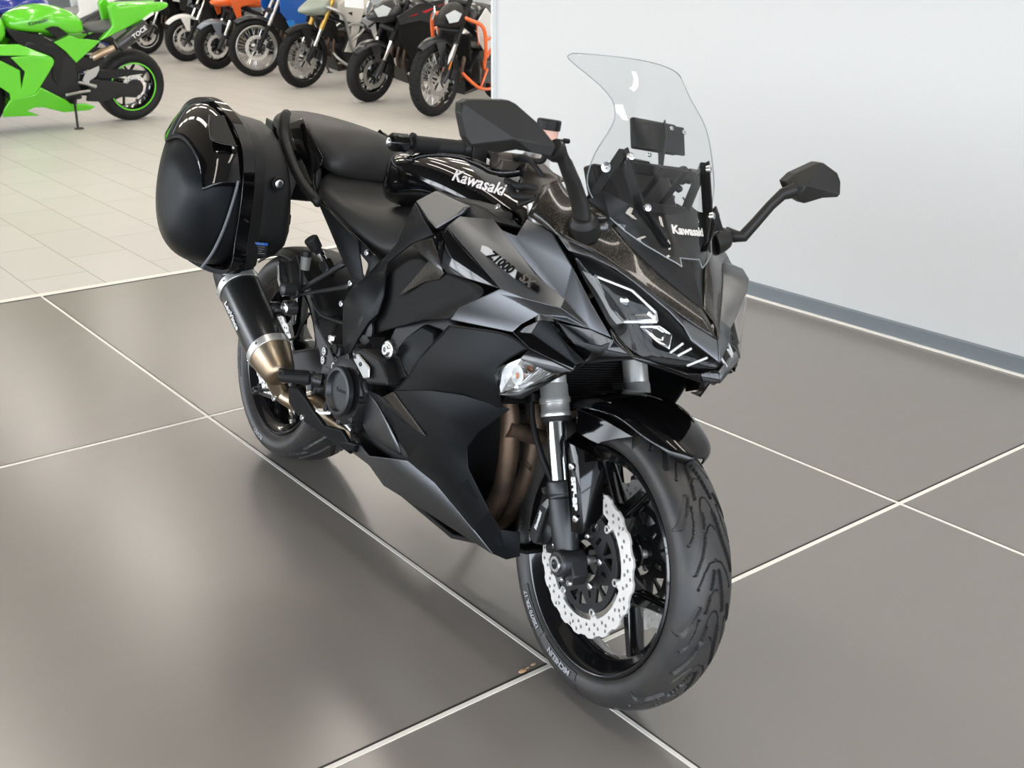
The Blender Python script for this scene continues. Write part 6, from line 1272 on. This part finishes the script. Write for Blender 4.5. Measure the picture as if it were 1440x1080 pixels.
# ---------------------------------------------------------------- sport bikes at the left edge
def sport_bike(label, O_, heading, c1, c2, cs_, lean=10, first=False):
    r = root('motorcycle', label, 'motorcycle', bike_matrix(O_, heading, lean))
    T = lambda P, s, dy=0: [V((p[0], s * (abs(p[1]) + dy), p[2])) for p in P]
    rimc = rimm
    wheel(r, (1.41, 0, .30), .30, .12, steel, rimc, 'y', steel, 2, .155, 1, c1, name='front_wheel')
    wheel(r, (0, 0, .318), .318, .185, steel, rimc, 'y', steel, 1, .11, 1, c1, name='rear_wheel')
    for s in (-1, 1):
        MB().tube([(1.42, s * .10, .30), (1.30, s * .10, .58), (1.20, s * .10, .80)], [.028, .025, .025], 12).build('fork_leg', goldm if not first else cast, r, smooth=60)
        P = T([(1.3480, 0.2200, 0.7023), (1.1989, 0.2350, 0.6516), (1.0561, 0.2400, 0.5680), (1.0545, 0.2400, 0.4369), (1.0158, 0.2400, 0.5537), (1.1197, 0.2300, 0.6751), (0.9706, 0.2250, 0.6775), (0.7753, 0.2150, 0.6556), (0.7562, 0.2150, 0.6216), (0.7677, 0.2150, 0.5861), (0.8916, 0.2200, 0.4139), (0.9463, 0.2250, 0.3585), (1.0814, 0.2250, 0.3204), (1.1463, 0.2250, 0.3256), (1.1478, 0.2250, 0.3798), (1.2118, 0.2200, 0.4310), (1.3632, 0.2100, 0.4980)], s)
        MB().slab(P, (0, -s * .02, 0)).build('side_fairing', c1, r, bev=.008, smooth=30)
        P = T([(1.2041, 0.2350, 0.6577), (1.1199, 0.2300, 0.6722), (1.0109, 0.2350, 0.5521), (1.0526, 0.2350, 0.4354), (1.0517, 0.2350, 0.5606)], s, -.018)
        MB().slab(P, (0, s * .004, 0)).build('air_vent', plasd, r)
        P = T([(1.1924, 0.1500, 0.1659), (1.1938, 0.1900, 0.2291), (1.1452, 0.2220, 0.3247), (0.9451, 0.2220, 0.3576), (0.8896, 0.2150, 0.4125), (0.6686, 0.2000, 0.2808), (0.6297, 0.2000, 0.2431), (0.4962, 0.1800, 0.2299), (0.3955, 0.1700, 0.1933), (0.4515, 0.1600, 0.1632), (0.6773, 0.1600, 0.1636), (0.8594, 0.1700, 0.2259), (0.9330, 0.1700, 0.2290), (0.9919, 0.1600, 0.2034), (0.8810, 0.1500, 0.1504)], s)
        MB().slab(P, (0, -s * .03, 0)).build('belly_fairing', c1, r, bev=.010, smooth=30)
        # upper cowl in front of the tank
        P = T([(1.3445, 0.2100, 0.6997), (1.2419, 0.1600, 0.7653), (1.0272, 0.1800, 0.7645), (0.8117, 0.2100, 0.6740), (0.7755, 0.2150, 0.6538), (0.9695, 0.2220, 0.6755)], s, 0)
        MB().slab(P, (0, -s * .02, 0)).build('upper_fairing', c1, r, bev=.008)
        P = T([(1.1029, 0.1300, 0.8796), (0.9718, 0.1550, 0.8517), (0.8317, 0.1650, 0.8243), (0.7388, 0.1700, 0.7633), (0.6448, 0.1750, 0.6913), (0.5718, 0.1700, 0.5918), (0.5374, 0.1600, 0.4815), (0.5479, 0.1500, 0.2178), (0.6418, 0.1500, 0.2256), (0.7625, 0.1800, 0.4711), (0.7548, 0.1900, 0.6515), (1.0155, 0.1600, 0.7497)], s, -.02)
        MB().slab(P, (0, -s * .03, 0)).build('frame_beam', plas, r, bev=.008)
        P = T([(0.7293, 0.1650, 0.7617), (0.5877, 0.1550, 0.8166), (0.5213, 0.1500, 0.7833), (0.3150, 0.1400, 0.7503), (0.5430, 0.1500, 0.5777), (0.6406, 0.1650, 0.6887)], s)
        MB().slab(P, (0, -s * .03, 0)).build('seat_fairing', c1, r, bev=.006)
        P = T([(0.3162, 0.1300, 0.7480), (0.1905, 0.1200, 0.8709), (0.2184, 0.1200, 1.0222), (0.1681, 0.1150, 1.0679), (0.1263, 0.1200, 1.0198), (-0.2745, 0.0700, 1.0373), (-0.2075, 0.0900, 0.9606), (-0.0688, 0.1100, 0.8977), (0.1011, 0.1250, 0.8305), (0.2657, 0.1350, 0.7687)], s)
        MB().slab(P, (0, -s * .05, 0)).build('tail_fairing', c2, r, bev=.012, bevseg=3, smooth=40)
        P = T([(-0.0883, 0.1080, 0.9131), (-0.1946, 0.0920, 0.9724), (-0.2072, 0.0900, 0.9523), (-0.0998, 0.1080, 0.8990)], s, .004)
        MB().slab(P, (0, -s * .006, 0)).build('tail_lens', whitep, r)
    half_loft('tail_hump', [((0.1158, 0.0000, 1.0050)[0] + .06, [(.06, .90), (.11, .93), (.10, .99), (0, 1.01)]), (-.05, [(.06, .90), (.115, .94), (.10, 1.02), (0, 1.05)]), (-.20, [(.05, .93), (.09, .96), (.07, 1.02), (0, 1.04)]), (-.40, [(.02, .99), (.04, 1.0), (.03, 1.03), (0, 1.04)])], c2, r)
    half_loft('fuel_tank', [(.42, [(.06, .80), (.10, .84), (.08, .90), (0, .92)]), (.50, [(.10, .78), (.15, .84), (.12, .96), (0, .99)]), (.68, [(.12, .80), (.18, .88), (.14, 1.02), (0, 1.06)]), (.88, [(.12, .82), (.175, .90), (.14, 1.02), (0, 1.05)]), (1.02, [(.09, .84), (.13, .89), (.10, .97), (0, 1.0)]), (1.08, [(.05, .86), (.08, .89), (.06, .94), (0, .96)])], c1, r)
    P = T([(0.7998, 0.1680, 0.8765), (0.7377, 0.1650, 0.8975), (0.6883, 0.1650, 0.8909), (0.6025, 0.1550, 0.8246), (0.6994, 0.1650, 0.7968)], 1, .012)
    MB().slab(P, (0, -.02, 0)).build('tank_pad', plas, r, bev=.002)
    if first:
        p0, p1 = V((0.9495, 0.1850, 0.9239)), V((0.7815, 0.1850, 0.9608)); xd = p1 - p0
        link('tank_lettering', xform(text('Kawasaki', .045, .0004, shear=.2, off=.001), frame(lerp(p0, p1, .5) + V((0, .012, .0)), xd, V((0, -.35, 1)))), plas, r, smooth=0)
    half_loft('seat', [(.03, [(.06, .85), (.10, .87), (.08, .915), (0, .92)]), (.20, [(.08, .80), (.13, .83), (.11, .875), (0, .885)]), (.42, [(.06, .79), (.11, .82), (.09, .86), (0, .87)])], cs_, r)
    e = MB(); e.slab([(.50, -.15, .26), (1.05, -.15, .24), (1.15, -.15, .50), (.95, -.15, .78), (.56, -.15, .74)], (0, .30, 0)); e.build('engine', dmet, r, bev=.02)
    half_loft('nose_fairing', [(1.06, [(.12, .74), (.17, .82), (.12, .98), (0, 1.0)]), (1.30, [(.12, .72), (.18, .80), (.12, .94), (0, .98)]), (1.50, [(.08, .72), (.12, .78), (.08, .86), (0, .88)]), (1.62, [(.02, .72), (.04, .75), (.03, .78), (0, .79)])], c1, r)
    for s in (-1, 1):
        P = T([(0.4121, 0.1200, 0.4170), (0.2400, 0.1300, 0.4001), (0.0098, 0.1300, 0.3447), (-0.0743, 0.1300, 0.3227), (-0.0033, 0.1300, 0.2316), (0.1804, 0.1300, 0.2539), (0.2928, 0.1200, 0.2125), (0.4494, 0.1100, 0.2303)], s)
        MB().slab(P, (0, -s * .03, 0)).build('swingarm', dmet, r, bev=.006)
    P = T([(0.3348, 0.1350, 0.5006), (0.1235, 0.1350, 0.4954), (-0.1100, 0.1350, 0.4652), (-0.0925, 0.1350, 0.4472), (0.2087, 0.1350, 0.4227), (0.3382, 0.1350, 0.4314)], 1); MB().slab(P, (0, -.02, 0)).build('chain_guard', plas, r, bev=.003)
    MB().lathe([(0, .075), (.006, .075)], (0, .11, .318), (0, 1, 0), 30).build('sprocket', dmet, r)
    # high exhaust can on its left side
    a0, a1 = V((0.1653, 0.1500, 0.7019)), V((-0.0897, 0.1500, 0.8673)); d_ = (a1 - a0).normalized()
    cn = MB().loft([oval(a0, d_, .056, .050), oval(a1, d_, .056, .050), oval(a1 + d_ * .02, d_, .045, .040)]).build('silencer', MATS['satin_black_can'], r, smooth=50)
    if first:
        pm2 = lerp(a0, a1, .70) + V((0, .052, .006)); link('silencer_lettering', xform(text('TOCE', .058, .0005, off=.0012), frame(pm2, a0 * -1 + a1, V((0, .1, 1)))), white, cn, smooth=0)
    MB().tube([V((0.3873, 0.1200, 0.6072)), V((0.2979, 0.1300, 0.6488)), V((0.2008, 0.1500, 0.6926))], [.03, .034, .03], 14).build('exhaust_pipe', titan, cn, smooth=60)
    P = T([(0.5067, 0.1700, 0.4264), (0.4684, 0.1650, 0.5003), (0.3475, 0.1600, 0.5446), (0.3457, 0.1600, 0.5133), (0.3801, 0.1650, 0.4572), (0.4424, 0.1700, 0.4251), (0.4503, 0.1700, 0.3974)], 1); hp = MB().slab(P, (0, -.010, 0)).build('heel_plate', alu, r, bev=.002)
    MB().tube([V((0.6952, 0.2700, 0.3482)), V((0.5570, 0.2000, 0.3409)), V((0.4514, 0.1800, 0.3404))], .012, 10).build('footpeg', alu, r, smooth=60)
    MB().tube([V((0.5573, 0.1900, 0.4256)), V((0.4740, 0.1800, 0.4017)), V((0.3932, 0.1700, 0.3714))], [.012, .012, .018], 10).build('gear_lever', alu, r, smooth=60)
    MB().tube([(.50, .10, .30), V((0.5991, 0.2000, 0.2752)), V((0.6271, 0.3000, 0.0653))], .011, 8).box(V((0.6222, 0.3100, 0.0613)), (.07, .04, .01)).build('side_stand', dmet, r, smooth=50)
    return r
sport_bike('lime green sport motorcycle with grey seat and high black silencer, nearest the left edge', (2.43, 5.4, 0.0), 185, green, green, seatg, first=True)
sport_bike('navy and white sport motorcycle with light grey seat just behind the lime green one', (3.05, 8.1, 0), 185, navy, whitep, seatl)
sport_bike('second lime green sport motorcycle, farther back with only its flank showing over the tank', (2.75, 10.0, 0), 185, green, green, seatg)
sport_bike('red sport motorcycle farthest back at the top left', (2.75, 12.2, 0), 185, redp, redp, seatg)

# price sheet hung on the white adventure motorcycle
pt = MB().slab([(-.10, 0, -.07), (.11, 0, -.09), (.115, 0, .12), (-.095, 0, .14)], (0, .001, 0)).build('price_sheet', white, None, smooth=0)
pt.location = (5.36, 6.30, .95); pt.rotation_euler = (0, 0, math.radians(-40)); pt['label'] = 'white price sheet hanging on the white and sage adventure motorcycle'; pt['category'] = 'paper'
# crumbs on the slab joint beside the front tyre
crm = mat('tan_crumb', (.42, .27, .14), .8)
for i, (x, y, r_) in enumerate(((-.066, -3.519, .006), (-.050, -3.516, .003), (-.032, -3.5135, .004))):
    b = MB(); b.lathe([(0, .0002), (r_ * .1, r_), (r_ * .6, r_ * .8), (r_ * .9, .0002)], (0, 0, 0), (0, 0, 1), 7); o = b.build('crumb', crm, None, smooth=0); o.location = (x, y, .0016); o.scale = (1.8, 1, 1)
    o['label'] = 'tiny tan crumb lying on the slab joint left of the front tyre'; o['category'] = 'crumb'; o['group'] = 'crumbs on the slab joint'
